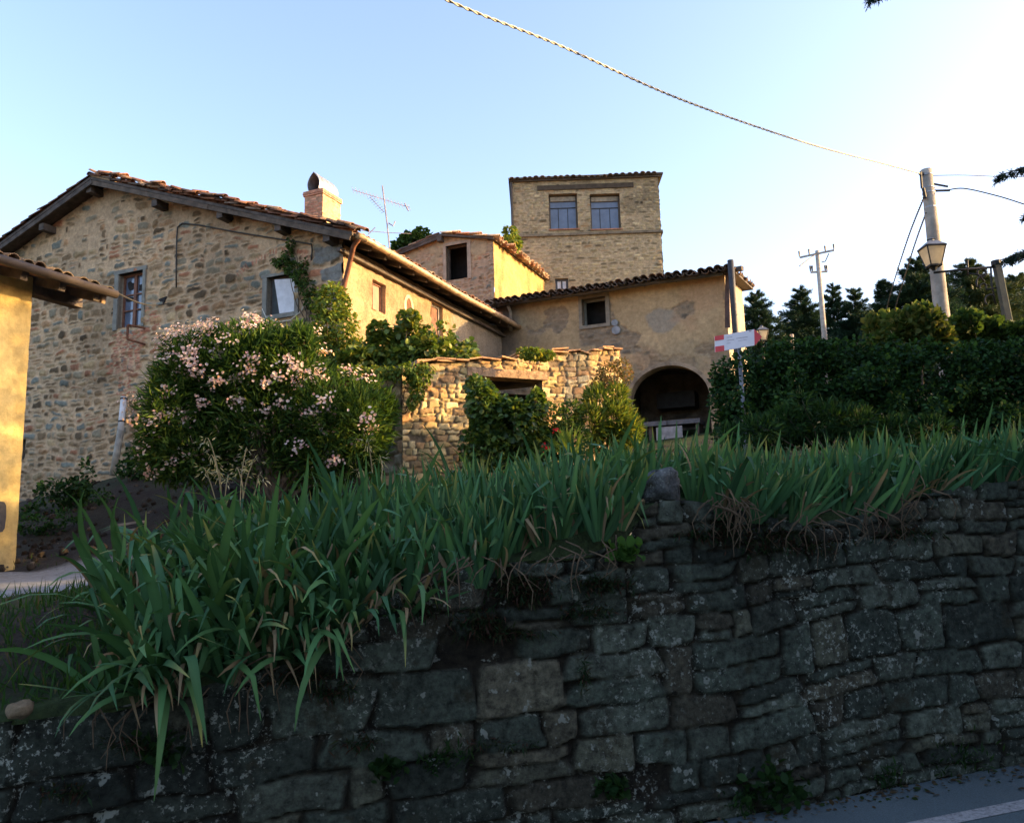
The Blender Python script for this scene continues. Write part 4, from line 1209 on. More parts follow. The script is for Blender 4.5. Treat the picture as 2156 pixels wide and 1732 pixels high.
added_dark_box(FAC, W2, house, .1); added_dark_box(FAC, H0, house, .1); added_dark_box(FAC, W1, house, .22); added_dark_box(LF, LW, loft, .1); added_dark_box(WF, WW, barn, .1, .6)  # boxes added to darken these openings

# ================================================================== RUINED STONE SHED
RN = unit(np.array([.44, -.90])); RT = np.array([-RN[1], RN[0]])
RO2 = P(847, 900, 13.5)[:2]; RF = Fr(RO2, RT, RN)
ruin = thing('stone_shed', 'small ruined stone shed lit by the sun, its doorway choked with shrubs', 'shed', np.array([RO2[0] + 1.5, RO2[1] + 1.5, E + .7]))
_rt = np.array([RF.uv(x, y) for x, y in ((847, 776), (920, 766), (1000, 760), (1110, 752), (1200, 744), (1312, 735))])
ru = RF.uv(1311, 830)[0]
RH = box_uv(RF, 990, 792, 1144, 990)
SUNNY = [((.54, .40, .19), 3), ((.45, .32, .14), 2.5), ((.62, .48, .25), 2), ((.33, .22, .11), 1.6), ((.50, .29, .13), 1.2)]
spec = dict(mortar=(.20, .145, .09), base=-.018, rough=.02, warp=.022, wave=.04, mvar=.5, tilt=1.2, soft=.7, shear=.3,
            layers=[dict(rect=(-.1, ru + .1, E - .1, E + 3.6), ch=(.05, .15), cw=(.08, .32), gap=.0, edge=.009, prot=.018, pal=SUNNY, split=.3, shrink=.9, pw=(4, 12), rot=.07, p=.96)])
wall('front_wall', RF, 0, ru, E - .1, E + 3.6, .018, spec, M['rubble'], ruin, top=lambda u: float(np.interp(u, _rt[:, 0], _rt[:, 1])) + .05 * (vn(u * 5, 1.) - .5), holes=[RH], seed=71, reveal=.38, rcol=(.2, .15, .1))
RL = Fr(RO2, TL * .94 + TB * .34, np.array([0, 0.]))
_t = unit(TL * .97 + TB * .24); RL = Fr(RO2, _t, np.array([-_t[1], _t[0]]) if (np.array([-_t[1], _t[0]])[1] < 0) else np.array([_t[1], -_t[0]]))
rl_u = RL.uv(690, 800)[0]
wall('shade_wall', RL, 0, rl_u, E - .1, E + 2.75, .026, dict(spec, layers=[dict(spec['layers'][0], rect=(-.1, rl_u + .1, E - .1, E + 3), cw=(.2, .5), ch=(.12, .26), pal=RUB)]), M['rubble'], ruin, seed=72)
rb = 2.6


def R3(u, o, z): return RF.pt(u, z, -o)


mb = MB(); mb.fbox(RF, .1, ru - .02, E - .2, float(_rt[2][1]) - .1, -rb, -rb + .2); mb.fbox(RF, ru - .4, ru - .012, E - .2, float(_rt[-1][1]) - .12, -rb + .2, -.02)
mb.fbox(RF, .05, RH[0] - .02, E - .2, float(_rt[0][1]) - .12, -.36, -.03); mb.fbox(RF, RH[1] + .02, ru - .42, E - .2, float(_rt[3][1]) - .1, -.36, -.03)
mb.fbox(RF, RH[0] - .02, RH[1] + .02, RH[3] + .02, float(_rt[2][1]) - .05, -.36, -.03)
mb.build('rear_wall', m_simple('shed_masonry', (.2, .16, .11), .95, .35, 6, .7, 12), ruin)
slab('roof', [R3(-.1, .05, _rt[0][1] - .04), R3(ru + .02, .05, _rt[-1][1] - .04), R3(ru + .02, rb + .1, _rt[-1][1] - .15), R3(-.1, rb + .1, _rt[0][1] - .15)], .08, M['old_wood'], ruin)
h0 = RL.pt(-.15, E + 2.80, .22); h1 = RL.pt(rl_u + .3, RL.uv(690, 797)[1] + .05, .22)
slab('roof', [h1, h0, h0 + np.array([.1, 1.8, .25]), h1 + np.array([.1, 1.8, .25])], .10, m_simple('mossy_slates', (.05, .045, .03), .95, .5, 5, .9, 14), ruin)
lm = [RF.uv(982, 781), RF.uv(1150, 783)]
mb = MB(); mb.fbox(RF, lm[0][0], lm[1][0], lm[0][1] - .08, lm[0][1] + .07, -.3, .055); mb.build('lintel', m_simple('sunlit_timber', (.34, .22, .13), .9, .4, 9, .9, 18), ruin)
mb = MB(); r_ = np.random.default_rng(77); u = .25; cl = []
while u < ru - .02:                                     # flat coping tiles lying loose along the top
    L_ = r_.uniform(.16, .42)
    for lay in range(2):
        z_ = float(np.interp(u + L_ / 2, _rt[:, 0], _rt[:, 1])) + .012 + lay * .04 + r_.uniform(-.012, .012)
        if lay and r_.random() < .45: continue
        t_ = r_.normal(0, .03)
        p0 = R3(u, -.09 + r_.uniform(-.02, .04), z_); p1 = R3(u + L_ * .97, -.09 + r_.uniform(-.02, .04), z_ + t_ + L_ * .03); bk = np.array([-RN[0], -RN[1], 0]) * .42; th = np.array([0, 0, .028])
        mb.box8([p0, p1, p1 + bk, p0 + bk, p0 + th, p1 + th, p1 + bk + th, p0 + bk + th])
    u += L_
mb.build('coping_tiles', m_simple('coping_terracotta', (.42, .24, .12), .9, .35, 7, .5, 22), ruin)

# ================================================================== YELLOW HOUSE AT THE LEFT EDGE
YO = P(50, 900, 11.0)[:2]
YW = Fr(YO, -TB, NS)                       # u runs towards the camera
yh = thing('yellow_house', 'yellow plastered house at the left edge with wooden eaves', 'house', np.array([YO[0] - 2, YO[1] - 2, E - .35]))


def Y3(e, o, z):
    q = YO + TB * e + NS * o
    return np.array([q[0], q[1], z])


yze = 3.62 + E
spec = dict(mortar=(.60, .44, .16), rough=.012, warp=.02, mvar=.3, layers=[],
            stain=[lambda U, V, C: C * (1 - .55 * sstep(E + .55, E - .3, V + (fbm(U * 2.5, V * 2.5) - .5) * 1.3)[..., None]) + np.array([.17, .145, .10]) * (.55 * sstep(E + .55, E - .3, V + (fbm(U * 2.5, V * 2.5) - .5) * 1.3)[..., None]),
                   lambda U, V, C: C * (1 - .25 * sstep(.52, .62, fbm(U * 1.4 + 7, V * .6))[..., None])])
wall('wall', YW, 0, 6, E - .7, yze + .1, .06, spec, M['plaster'], yh, seed=81)
mb = MB(); mb.box8([Y3(0, -.01, E - .7), Y3(0, -5, E - .7), Y3(-.2, -5, E - .7), Y3(-.2, -.01, E - .7), Y3(0, -.01, yze + .1), Y3(0, -5, yze + 1.6), Y3(-.2, -5, yze + 1.6), Y3(-.2, -.01, yze + .1)])
mb.build('end_wall', m_simple('yellow_plaster_plain', (.50, .36, .15), .9, .15, 2), yh)
mb = MB(); mb.box8([Y3(-6, -.01, E - .7), Y3(-6, -5, E - .7), Y3(-6.2, -5, E - .7), Y3(-6.2, -.01, E - .7), Y3(-6, -.01, yze + .1), Y3(-6, -5, yze + 1.6), Y3(-6.2, -5, yze + 1.6), Y3(-6.2, -.01, yze + .1)])
mb.build('end_wall', bpy.data.materials['yellow_plaster_plain'], yh)
ys = .30


def yz(o): return yze + .03 + ys * (.55 - o)


slab('roof', [Y3(-7, .55, yz(.55)), Y3(.78, .55, yz(.55)), Y3(.78, -5, yz(-5)), Y3(-7, -5, yz(-5))], .05, m_simple('terracotta_soffit', (.26, .095, .05), .9, .3, 6), yh)
dn = Y3(0, .55, yz(.55)) - Y3(0, -5, yz(-5))
YT = [((.16, .11, .07), 3), ((.11, .08, .055), 2), ((.22, .16, .10), 1.5), ((.08, .065, .05), 1.5)]
tiled('roof_tiles', Y3(.80, -2.60, yz(-2.60)), dn, np.array([-TB[0], -TB[1], 0]), 9, 38, .36, .205, yh, seed=83, pal=YT, jit=.012, lift=-.01)
for k in range(12):
    e = .64 - k * .56
    MB().bar(Y3(e, .50, yz(.5) - .115), Y3(e, -.05 if e < 0 else -3, yz(-.05 if e < 0 else -3) - .115), .10, .12).build('rafter', M['old_wood'], yh)
MB().bar(Y3(.75, .52, yz(.52) - .10), Y3(.75, -4, yz(-4) - .10), .06, .16).build('barge_board', m_simple('tan_board', (.28, .18, .10), .85, .3, 6), yh)
for o_ in (-.1, -1.6): MB().bar(Y3(-.05, o_, yz(o_) - .26), Y3(.82, o_, yz(o_) - .26), .16, .16).build('purlin', M['old_wood'], yh)
MB().tube([Y3(.84, .65, yz(.55) - .03), Y3(-3, .65, yz(.55) - .03), Y3(-7, .65, yz(.55) - .03)], .062, 12).build('gutter', m_simple('brown_gutter', (.045, .034, .026), .6, .25, 4, .1, 20, metal=.3), yh, smooth=True)
q = YW.uv(2, 1088, .06)
mb = MB(); n = 12; vs = []
for o_ in (.0, .12):
    for k in range(n):
        t = 2 * pi * k / n; c_, s_ = cos(t), sin(t)
        vs.append(YW.pt(q[0] + .10 + .13 * abs(c_) ** .5 * np.sign(c_), q[1] + .21 * abs(s_) ** .5 * np.sign(s_), o_))
mb.add(vs, [tuple(range(n))[::-1], tuple(range(n, 2 * n))] + [(k, (k + 1) % n, n + (k + 1) % n, n + k) for k in range(n)])
tag(mb.build('wall_box', m_simple('dark_blue_box', (.009, .012, .022), .5)), 'dark blue rounded box fixed low on the yellow wall', 'box')
# wire from the yellow eaves to the stone front
a_ = Y3(.82, .62, yz(.55) + .02); b_ = FAC.pt(*FAC.uv(352, 639, .05), .05)
tag(MB().tube([a_ + (b_ - a_) * t - np.array([0, 0, .12 * sin(pi * t)]) for t in np.linspace(0, 1, 9)], .014, 6).build('overhead_wire', M['cable']), 'short black wire from the yellow house eaves to the stone farmhouse', 'wire')

# ================================================================== POLES, LAMPS, WIRES
def pole_xy(px, py, d): return P(px, py, d)


pb_ = P(1972, 560, 15.0); zt = P(1945, 358, 15.0)[2]; zg = hz1(pb_[0], pb_[1])
up = thing('utility_pole', 'thick round concrete utility pole behind the hedge', 'utility pole', (pb_[0], pb_[1], zg))
zz_ = np.linspace(zg - .2, zt, 8)
MB().tube([(pb_[0], pb_[1], z) for z in zz_], list(np.linspace(.165, .105, 8)), 16).build('shaft', M['concrete'], up, smooth=True)
mb = MB()
for dz_ in (.12, .38, .48, .78): mb.tube([(pb_[0], pb_[1], zt - dz_ - .012), (pb_[0], pb_[1], zt - dz_ + .012)], .118, 14)
mb.build('band', M['zinc'], up)
mb = MB(); mb.bar((pb_[0] - .1, pb_[1] - .06, zt - .10), (pb_[0] - .2, pb_[1] - .1, zt - .12), .03, .05); mb.tube([(pb_[0] - .17, pb_[1] - .1, zt - .08), (pb_[0] - .18, pb_[1] - .1, zt - .42)], .022, 6); mb.tube([(pb_[0] - .15, pb_[1] - .1, zt - .42), (pb_[0] - .13, pb_[1] - .1, zt - .62)], .03, 6)
mb.bar(P(1958, 386, 14.95), P(1996, 393, 14.92), .02, .035); mb.bar(P(1960, 402, 14.95), P(2000, 401, 14.92), .02, .04)
mb.build('cable_clamp', M['black_iron'], up)


def twisted(pts, r, pitch, seg=5):
    pts = [np.array(p, float) for p in pts]
    d = np.concatenate([[0], np.cumsum([np.linalg.norm(pts[i + 1] - pts[i]) for i in range(len(pts) - 1)])])
    n = int(d[-1] / pitch * 7); s = np.linspace(0, d[-1], n); q = np.stack([np.interp(s, d, [p[k] for p in pts]) for k in range(3)], 1)
    t = unit(np.gradient(q, axis=0)); a = unit(np.cross(t, np.array([0, 0, 1.]))); b = np.cross(t, a)
    mb = MB()
    for ph in (0, pi):
        w = 2 * pi * s / pitch + ph
        mb.tube(list(q + (a * np.cos(w)[:, None] + b * np.sin(w)[:, None]) * r * .95), r, seg)
    return mb


def curve3(pts, n=60):
    p = np.array(pts); t = np.arange(len(p)); tt = np.linspace(0, len(p) - 1, n)
    out = []
    for x in tt:
        i = min(int(x), len(p) - 2); f = x - i
        p0, p1, p2, p3 = p[max(i - 1, 0)], p[i], p[i + 1], p[min(i + 2, len(p) - 1)]
        out.append(.5 * ((2 * p1) + (-p0 + p2) * f + (2 * p0 - 5 * p1 + 4 * p2 - p3) * f * f + (-p0 + 3 * p1 - 3 * p2 + p3) * f ** 3))
    return out


ca_ = P(940, 0, 7.0); cbp = np.array([pb_[0] - .18, pb_[1] - .1, zt - .12]); dv = cbp[:2] - ca_[:2]
CF_ = Fr(ca_[:2], unit(dv), np.array([dv[1], -dv[0]]) / np.linalg.norm(dv))
cp_ = [CF_.pt(*CF_.uv(x, y)) for x, y in ((940, 0), (1180, 97), (1440, 212), (1700, 302), (1860, 345))] + [cbp]
ext = cp_[0] + (cp_[0] - cp_[1]) * 1.5 + np.array([0, 0, .12])
tag(twisted(curve3([ext] + cp_, 80), .0088, .24).build('power_cable', M['pale_cable'], smooth=True), 'thick twisted pale cable sagging overhead from the concrete pole to the upper left', 'cable')
tag(MB().tube(curve3([(pb_[0] + .12, pb_[1], zt - .12), P(2030, 369, 15.2), P(2112, 372, 15.5), P(2300, 376, 16)], 20), .008, 6).build('power_cable', M['cable']), 'thin upper cable running right from the pole top', 'cable')
tag(MB().tube(curve3([P(1996, 400, 14.92), P(2030, 397, 14.85), P(2090, 410, 14.5), P(2156, 430, 14.2), P(2400, 512, 13)], 30), .012, 6).build('power_cable', M['cable']), 'sloping lower cable running right from the pole', 'cable')
tag(twisted(curve3([(pb_[0] - .15, pb_[1] - .08, zt - .6), P(1912, 500, 19), P(1880, 600, 24), P(1864, 660, 28)], 40), .011, .5).build('power_cable', M['cable']), 'left of two twisted cables dropping from the pole to the trees', 'cable')
tag(twisted(curve3([(pb_[0] - .12, pb_[1] - .04, zt - .9), P(1924, 520, 19), P(1893, 620, 24), P(1876, 680, 28)], 40), .011, .5).build('power_cable', M['cable']), 'right of two twisted cables dropping from the pole to the trees', 'cable')

# lamp post with wrought bracket and lantern
ld = 13.6
l0 = P(2098, 556, ld); l1 = P(2131, 724, ld); lg = l1 + (l1 - l0) * .55
lp = thing('street_lamp', 'dark lamp post with a scrolled iron bracket and square lantern in front of the pole', 'street lamp', lg)
MB().bar(lg, l0, .10, .10, up=(0, 1, 0)).build('post', m_simple('dark_green_iron', (.045, .055, .045), .5), lp)
mb = MB(); mb.bar(l1 + (l0 - l1) * .02 + np.array([.055, -.02, 0]), l0 + np.array([.055, -.02, -.1]), .03, .05, up=(0, 1, 0)); mb.build('sunlit_edge', m_simple('sunlit_edge_yellow', (.5, .42, .2), .6), lp)  # yellow strip: sunlight on the post's lit side put into colour
MB().tube([l0 + np.array([0, 0, -.02]), l0 + np.array([0, 0, .06])], .085, 10).build('post_cap', M['black_iron'], lp)
mb = MB(); pe = P(1966, 574, ld)
mb.tube([P(2094, 562, ld), P(2030, 567, ld), pe], .02, 6)


def ring(cx, cy, rr, a0=0, a1=2 * pi, r=.016, k=14):
    return [P(cx + rr * cos(a0 + (a1 - a0) * t / k), cy - rr * sin(a0 + (a1 - a0) * t / k), ld) for t in range(k + 1)]


mb.tube(ring(2067, 574, 9), .016, 6); mb.tube(ring(2075, 596, 19, pi * .5, pi * 1.15), .016, 6); mb.tube(ring(2070, 604, 7, -pi * .2, pi * 1.2), .014, 6)
mb.tube([P(2086, 562, ld), P(2088, 600, ld), P(2096, 640, ld)], .016, 6); mb.tube([P(2076, 610, ld), P(2098, 606, ld)], .014, 6); mb.tube(ring(2086, 632, 12, pi * .3, pi * 1.3), .014, 6)
mb.tube([P(2037, 548, ld), P(2038, 580, ld)], .014, 6); mb.tube([P(2040, 576, ld), P(2060, 578, ld), P(2072, 592, ld)], .014, 6)
mb.build('bracket', M['black_iron'], lp, smooth=True)


def lantern(parent, c, s, glass=M['lamp_glass']):
    """square lantern tapering downwards; c = centre of the top rim, s = half width at the top"""
    c = np.array(c)
    mb = MB(); b = s * .56; h = s * 2.0

    def sq(r_, z): return [c + np.array([x * r_, y * r_, z]) for x, y in ((-1, -1), (1, -1), (1, 1), (-1, 1))]
    q = sq(b, -h) + sq(s, 0)
    MB().box8(q).build('glass', glass, parent, base=None)
    for i in range(4): mb.bar(q[i], q[i + 4], .022 * s / .18, .022 * s / .18)
    for z, r_ in ((0.01, s * 1.0), (-h, b)):
        k = sq(r_ * 1.03, z)
        for i in range(4): mb.bar(k[i], k[(i + 1) % 4], .03 * s / .18, .03 * s / .18)
    mb.build('lantern_frame', M['black_iron'], parent)
    mb = MB(); mb.box8(sq(s * 1.12, .02) + sq(s * .45, s * .75)); mb.tube([c + np.array([0, 0, s * .75]), c + np.array([0, 0, s * 1.0])], [s * .35, s * .3], 10); mb.tube([c + np.array([0, 0, s * 1.0]), c + np.array([0, 0, s * 1.15])], [s * .45, s * .2], 10)
    mb.build('lantern_cap', m_simple('grey_lantern_cap', (.16, .165, .17), .4, .2, 5, .1, 20, metal=.5), parent)
    MB().tube([c + np.array([0, 0, -h]), c + np.array([0, 0, -h - s * .5])], [b * .9, b * .3], 8).build('lantern_base', M['black_iron'], parent)


lantern(lp, P(1962, 523, ld - .1), .16)
sl0 = P(1604, 697, 30)
s2 = thing('street_lamp', 'small distant street lamp lit by the sun behind the signboard', 'street lamp', (sl0[0], sl0[1], hz1(sl0[0], sl0[1])))
MB().tube([(sl0[0], sl0[1], hz1(sl0[0], sl0[1])), (sl0[0], sl0[1], sl0[2] - .6)], .05, 8).build('post', M['black_iron'], s2)
lantern(s2, sl0, .19)
q = P(1667, 704, 24); qg = hz1(q[0], q[1])
tag(MB().tube([(q[0], q[1], qg), (q[0], q[1], q[2] - .1)], .045, 8).tube([(q[0], q[1], q[2] - .1), (q[0], q[1], q[2])], .06, 8).build('marker_post', M['pale_wood']), 'tiny pale post top showing above the hedge', 'post')

# wooden power pylon far behind
qb = P(1730, 640, 42); zt2 = P(1722, 528, 42)[2]; zg2 = hz1(qb[0], qb[1])
py = thing('power_pole', 'tall thin pale power pole with two crossarms among the conifers', 'power pole', (qb[0], qb[1], zg2))
MB().tube([(qb[0], qb[1], zg2), (qb[0], qb[1], zt2)], [.17, .11], 10).build('shaft', M['pale_wood'], py, smooth=True)
za1 = P(1722, 534, 42)[2]; za2 = P(1726, 572, 42)[2]
for (z_, l_, r_1, dy) in ((za1, .78, .72, .5), (za2, .45, .45, 0)):
    mb = MB().bar((qb[0] - l_, qb[1] + dy, z_ - .02), (qb[0] + r_1, qb[1] - dy, z_), .08, .09).build('crossarm', M['pale_wood'], py)
    for t in (-l_, -.35, .35, r_1): MB().tube([(qb[0] + t, qb[1] - dy * t / .75, z_ + .04), (qb[0] + t, qb[1] - dy * t / .75, z_ + .34)], [.035, .055], 6).build('insulator', M['dark_gutter'], mb)
mb = MB(); mb.tube([P(1722, 532, 42), P(1700, 548, 41), P(1684, 560, 40)], .035, 5); mb.tube([P(1745, 534, 42), P(1738, 550, 42), P(1730, 552, 42)], .03, 5); mb.build('jumper_wire', M['dark_gutter'], py)

# TV antenna behind the farmhouse roof
ad = 22.5
an = thing('antenna', 'thin television antenna mast rising behind the farmhouse roof', 'antenna', P(823, 545, ad))
alu = m_simple('thin_grey_metal', (.22, .20, .21), .5, .2, 6, .1, 30, metal=.3)
MB().tube([P(805, 391, ad), P(815, 470, ad), P(824, 560, ad)], .022, 6).build('mast', alu, an)
mb = MB(); mb.tube([P(743, 400, ad - .6), P(808, 420, ad), P(862, 437, ad + .5)], .012, 5)
for t in np.linspace(0, 1, 17):
    q = P(743 + 119 * t, 400 + 37 * t, ad - .6 + 1.1 * t); mb.tube([q + np.array([-.03, .0, .10]), q + np.array([.03, .0, -.10])], .006, 4)
mb.tube([P(852, 428, ad + .4), P(860, 444, ad + .4)], .02, 5); mb.build('upper_boom', alu, an)
mb = MB(); mb.tube([P(780, 416, ad - .3), P(808, 446, ad)], .010, 5)
for t in np.linspace(0, 1, 8):
    q = P(780 + 28 * t, 416 + 30 * t, ad - .3 + .3 * t); mb.tube([q + np.array([-.08, 0, -.04]), q + np.array([.08, 0, .04])], .005, 4)
mb.build('middle_boom', alu, an)
mb = MB(); mb.tube([P(757, 485, ad - .4), P(818, 490, ad), P(866, 492, ad + .2)], .010, 5); mb.tube([P(775, 494, ad - .3), P(790, 479, ad - .3)], .014, 5); mb.tube([P(818, 470, ad), P(828, 476, ad), P(832, 466, ad)], .02, 5); mb.build('lower_boom', alu, an)

# hiking sign
sd = 9.6
sg = thing('trail_sign', 'red and white arrow-shaped trail sign on a thin grey post beside the hedge', 'sign', (P(1565, 900, sd + .04)[0], sd + .04, hz1(P(1565, 900, sd)[0], sd)))
q = P(1556, 725, sd + .05); q1 = P(1567, 900, sd + .05)
MB().tube([q1 + (q1 - q) * .5, q1, q], .024, 10).build('post', M['galv'], sg, smooth=True)
CT = [(1505, 708), (1524, 705), (1588, 693), (1604, 709), (1589, 727), (1525, 738), (1506, 741)]


def plate(name, poly, dfront, th, mat, parent):
    n = len(poly); vs = [P(x, y, dfront) for x, y in poly] + [P(x, y, dfront) + np.array([0, th, 0]) for x, y in poly]
    return MB().add(vs, [tuple(range(n))[::-1], tuple(range(n, 2 * n))] + [(k, (k + 1) % n, n + (k + 1) % n, n + k) for k in range(n)]).build(name, mat, parent)


board = plate('sign_board', CT, sd, .02, M['sign_white'], sg)
plate('red_tip', [(1588, 692.6), (1604.5, 709), (1589, 727.4)], sd - .004, .004, M['sign_red'], board)
plate('red_stripe', [(1504.7, 707.7), (1524, 704.6), (1524.3, 714.5), (1505, 717.6)], sd - .004, .004, M['sign_red'], board)
plate('red_stripe', [(1505.8, 729.5), (1524.7, 727), (1525, 738.4), (1506, 741.4)], sd - .004, .004, M['sign_red'], board)
mb = MB()
for (x0, x1, y0, h_) in ((1530, 1542, 711, 1.1), (1530, 1546, 717.5, 1.3), (1550, 1574, 713, 1.2), (1530, 1538, 723.5, 1.1), (1554, 1572, 718, .9), (1577, 1582, 698.5, 3.2)):
    x = x0; rr = random.Random(x0)
    while x < x1:
        w_ = rr.uniform(.8, 1.8); yy = y0 - (x - x0) * .14
        p4 = [P(x, yy, sd - .003), P(min(x + w_, x1), yy - .1, sd - .003), P(min(x + w_, x1), yy - .1 - h_, sd - .003), P(x, yy - h_, sd - .003)]
        mb.add(p4, [(0, 1, 2, 3)]); x += w_ + .5
mb.build('lettering', M['sign_ink'], board)

# ================================================================== PLANTS
def blobs_at(lst, d, depth=.5, dj=.25, seed=0):
    """ellipsoids from photo outlines (px, py, rx, ry) standing at distance d"""
    r = random.Random(seed); out = []
    for b in lst:
        dd = (b[4] if len(b) > 4 else d) + r.uniform(-dj, dj); k = dd / FPX
        out.append((P(b[0], b[1], dd), (b[2] * k, min(depth, max(b[2], b[3]) * k * .9), b[3] * k)))
    return out


def plant(name, label, cat, lst, d, n, tmpl, size, pal, mat='leaf', depth=.5, seed=1, stem=True, group=None, part='foliage', ground=None, stem_at=None, **kw):
    bl = blobs_at(lst, d, depth, kw.pop('dj', .25), seed)
    c = np.array([b[0] for b in bl]); x, y = c[:, 0].mean(), c[:, 1].mean()
    g = hz1(x, y) if ground is None else ground
    t = thing(name, label, cat, (x, y, g), group)
    foliage(part, bl, n, tmpl, size, pal, t, mat, seed, **kw)
    if stem:
        limbs('stem', (x, y, g - .1) if stem_at is None else stem_at, [b[0] + np.array([0, 0, b[1][2] * .3]) for b in bl], .035 if stem is True else stem, t, seed=seed)
    return t, bl


# ------------------------------------------------------------------ irises
IRP = np.array([(.045, .118, .042), (.036, .098, .040), (.062, .142, .046), (.028, .080, .033)])


def iris_mesh(name, seed, mode):
    r = random.Random(seed); g = np.random.default_rng(seed)
    V = []; F = []; Cc = []
    nfan = 3 if mode != 'droop' else 4
    for fan in range(nfan):
        phi = r.uniform(-.7, .7) + (pi if r.random() < .5 else 0)
        h = np.array([cos(phi), sin(phi), 0]); nn = np.array([sin(phi), -cos(phi), 0])
        if nn[1] > 0: nn = -nn
        b0 = np.array([r.uniform(-.13, .13), r.uniform(-.10, .10), -.04])
        nl = r.randint(8, 10)
        for i in range(nl):
            a = (i / (nl - 1) - .5) * 2 * r.uniform(.36, .70) + r.gauss(0, .09)
            dry = r.random() < (.13 if mode != 'droop' else .15)
            L = r.uniform(.36, .68) * (1 - .28 * abs(a)) * (1 if mode != 'droop' else r.uniform(.9, 1.45))
            w = r.uniform(.025, .041)
            bend = abs(r.gauss(0, .35)) if mode == 'up' else (abs(r.gauss(.35, .4)) if mode == 'lean' else (r.uniform(.9, 2.5) if r.random() < .72 else r.uniform(.1, .7)))
            fold = (r.uniform(.45, .75) if r.random() < (.14 if mode == 'up' else .26) else None)
            ang0 = r.uniform(.2, 1.15) if (mode == 'droop' and r.random() < .55) else 0.
            d = np.array([0, 0, cos(a)]) + h * sin(a); wd = np.array([0, 0, -sin(a)]) + h * cos(a)
            side = 1 if (r.random() < (.6 if mode == 'up' else .86)) else -1
            col = IRP[g.integers(len(IRP))] * r.uniform(.75, 1.35)
            if dry: col = np.array((.20, .15, .085)) * r.uniform(.6, 1.3); L *= .8; w *= .6; bend += 1.4
            tipy = r.random() < .17
            p = b0 + h * (i / (nl - 1) - .5) * .07
            ns = 8; ang = ang0; rows = []
            tw = r.gauss(0, .5)
            for k in range(ns + 1):
                t = k / ns
                ww = w * (min(1, .55 + t * 1.6)) * (1 - max(0, (t - .45) / .55) ** 1.9) * .5 + .0012
                dd = d * cos(ang) + nn * side * sin(ang)
                wv = wd * cos(tw * t) + np.cross(dd, wd) * sin(tw * t)
                off = np.cross(dd, wv) * ww * .18
                o = len(V)
                V += [p - wv * ww, p + off, p + wv * ww]
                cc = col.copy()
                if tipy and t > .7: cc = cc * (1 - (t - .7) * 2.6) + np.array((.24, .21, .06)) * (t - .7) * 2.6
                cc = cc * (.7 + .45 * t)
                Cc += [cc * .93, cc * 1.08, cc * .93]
                if k:
                    F += [(o - 3, o - 2, o + 1, o), (o - 2, o - 1, o + 2, o + 1)]
                ang += bend / ns * (.4 + 1.2 * t)
                if fold is not None and abs(t - fold) < .5 / ns: ang += r.uniform(1.2, 2.2)
                ang = min(ang, 2.9 - a * .3)
                p = p + dd * (L / ns)
    return np.array(V), np.array(F), np.array(Cc)


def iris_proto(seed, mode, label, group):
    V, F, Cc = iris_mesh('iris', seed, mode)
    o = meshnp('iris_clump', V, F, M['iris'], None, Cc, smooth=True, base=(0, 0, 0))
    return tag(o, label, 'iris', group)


IL = dict(droop=('iris clump with arching leaves drooping over the low left end of the wall', 'irises drooping at the left end'),
          up=('upright iris clump in the dense row on the middle of the wall top', 'upright irises in the middle row'),
          lean=('leaning iris clump on the right part of the wall below the hedge', 'irises below the hedge'))
protos = {m_: [iris_proto(100 + 10 * i + len(m_), m_, *IL[m_]) for i in range(7)] for m_ in IL}
used_p = set()
r_ = random.Random(5)
spots = []
for uq in np.arange(-3.05, 6.9, .15):
    lim = np.interp(uq, [-3.1, -2.6, -1.6, 0, 2, 4, 6.9], [1.0, 1.5, 1.9, 2.6, 2.5, 1.9, 1.3])
    s_ = .05
    while s_ < lim:
        spots.append((uq + r_.uniform(-.09, .09), s_ + r_.uniform(-.06, .06)))
        s_ += r_.uniform(.26, .36) * (1 if s_ < 1.2 else 1.25)
cnt = {}


def md0(xz, s_): return xz < -.40 and s_ > 1.25 or xz < -.46 and s_ > .9


for (uq, s_) in spots:
    if uq < -2.75 and s_ < .35: continue
    q = RW.pt(uq, 0, -max(s_, .03)); xz = q[0] / q[1]
    if 1370 / FPX * 0 + .14 < xz < .235 and s_ < .38: continue            # gap around the boulder
    if xz < -.47 - .02 * (s_ < .5): continue
    if md0(xz, s_): continue
    md = 'droop' if xz < -.17 and s_ < 1.25 else ('up' if xz < .26 else 'lean')
    if md == 'up' and xz < -.17: md = 'droop' if s_ < .8 else 'up'
    k_ = r_.random()
    lst = protos[md if md != 'up' or k_ < .5 else ('lean' if k_ < .85 else 'droop')]; o = lst[r_.randrange(len(lst))]
    if o.name in used_p:
        o = o.copy(); COL.objects.link(o)
    else: used_p.add(o.name)
    z = hz1(q[0], q[1]) if s_ > .3 else min(hz1(q[0], q[1]), wtop(uq) + .12)
    lean = 0 if md != 'lean' else r_.uniform(.05, .32)
    sc = r_.uniform(.80, 1.10) * (.80 if md == 'lean' else (.98 if md == 'droop' else .87)) * (1.1 if md == 'droop' and s_ < .7 else 1)
    o.location = (q[0], q[1], z)
    o.rotation_euler = (r_.uniform(-.12, .06) + (.22 if s_ < .3 else 0), lean, r_.uniform(-.6, .6))
    o.scale = (sc, sc, sc * r_.uniform(.92, 1.08))
    o['label'], o['group'] = IL[md]
    cnt[md] = cnt.get(md, 0) + 1
print('IRIS', cnt)
# protos never used are dropped
for lst in protos.values():
    for o in lst:
        if o.name not in used_p: bpy.data.objects.remove(o)

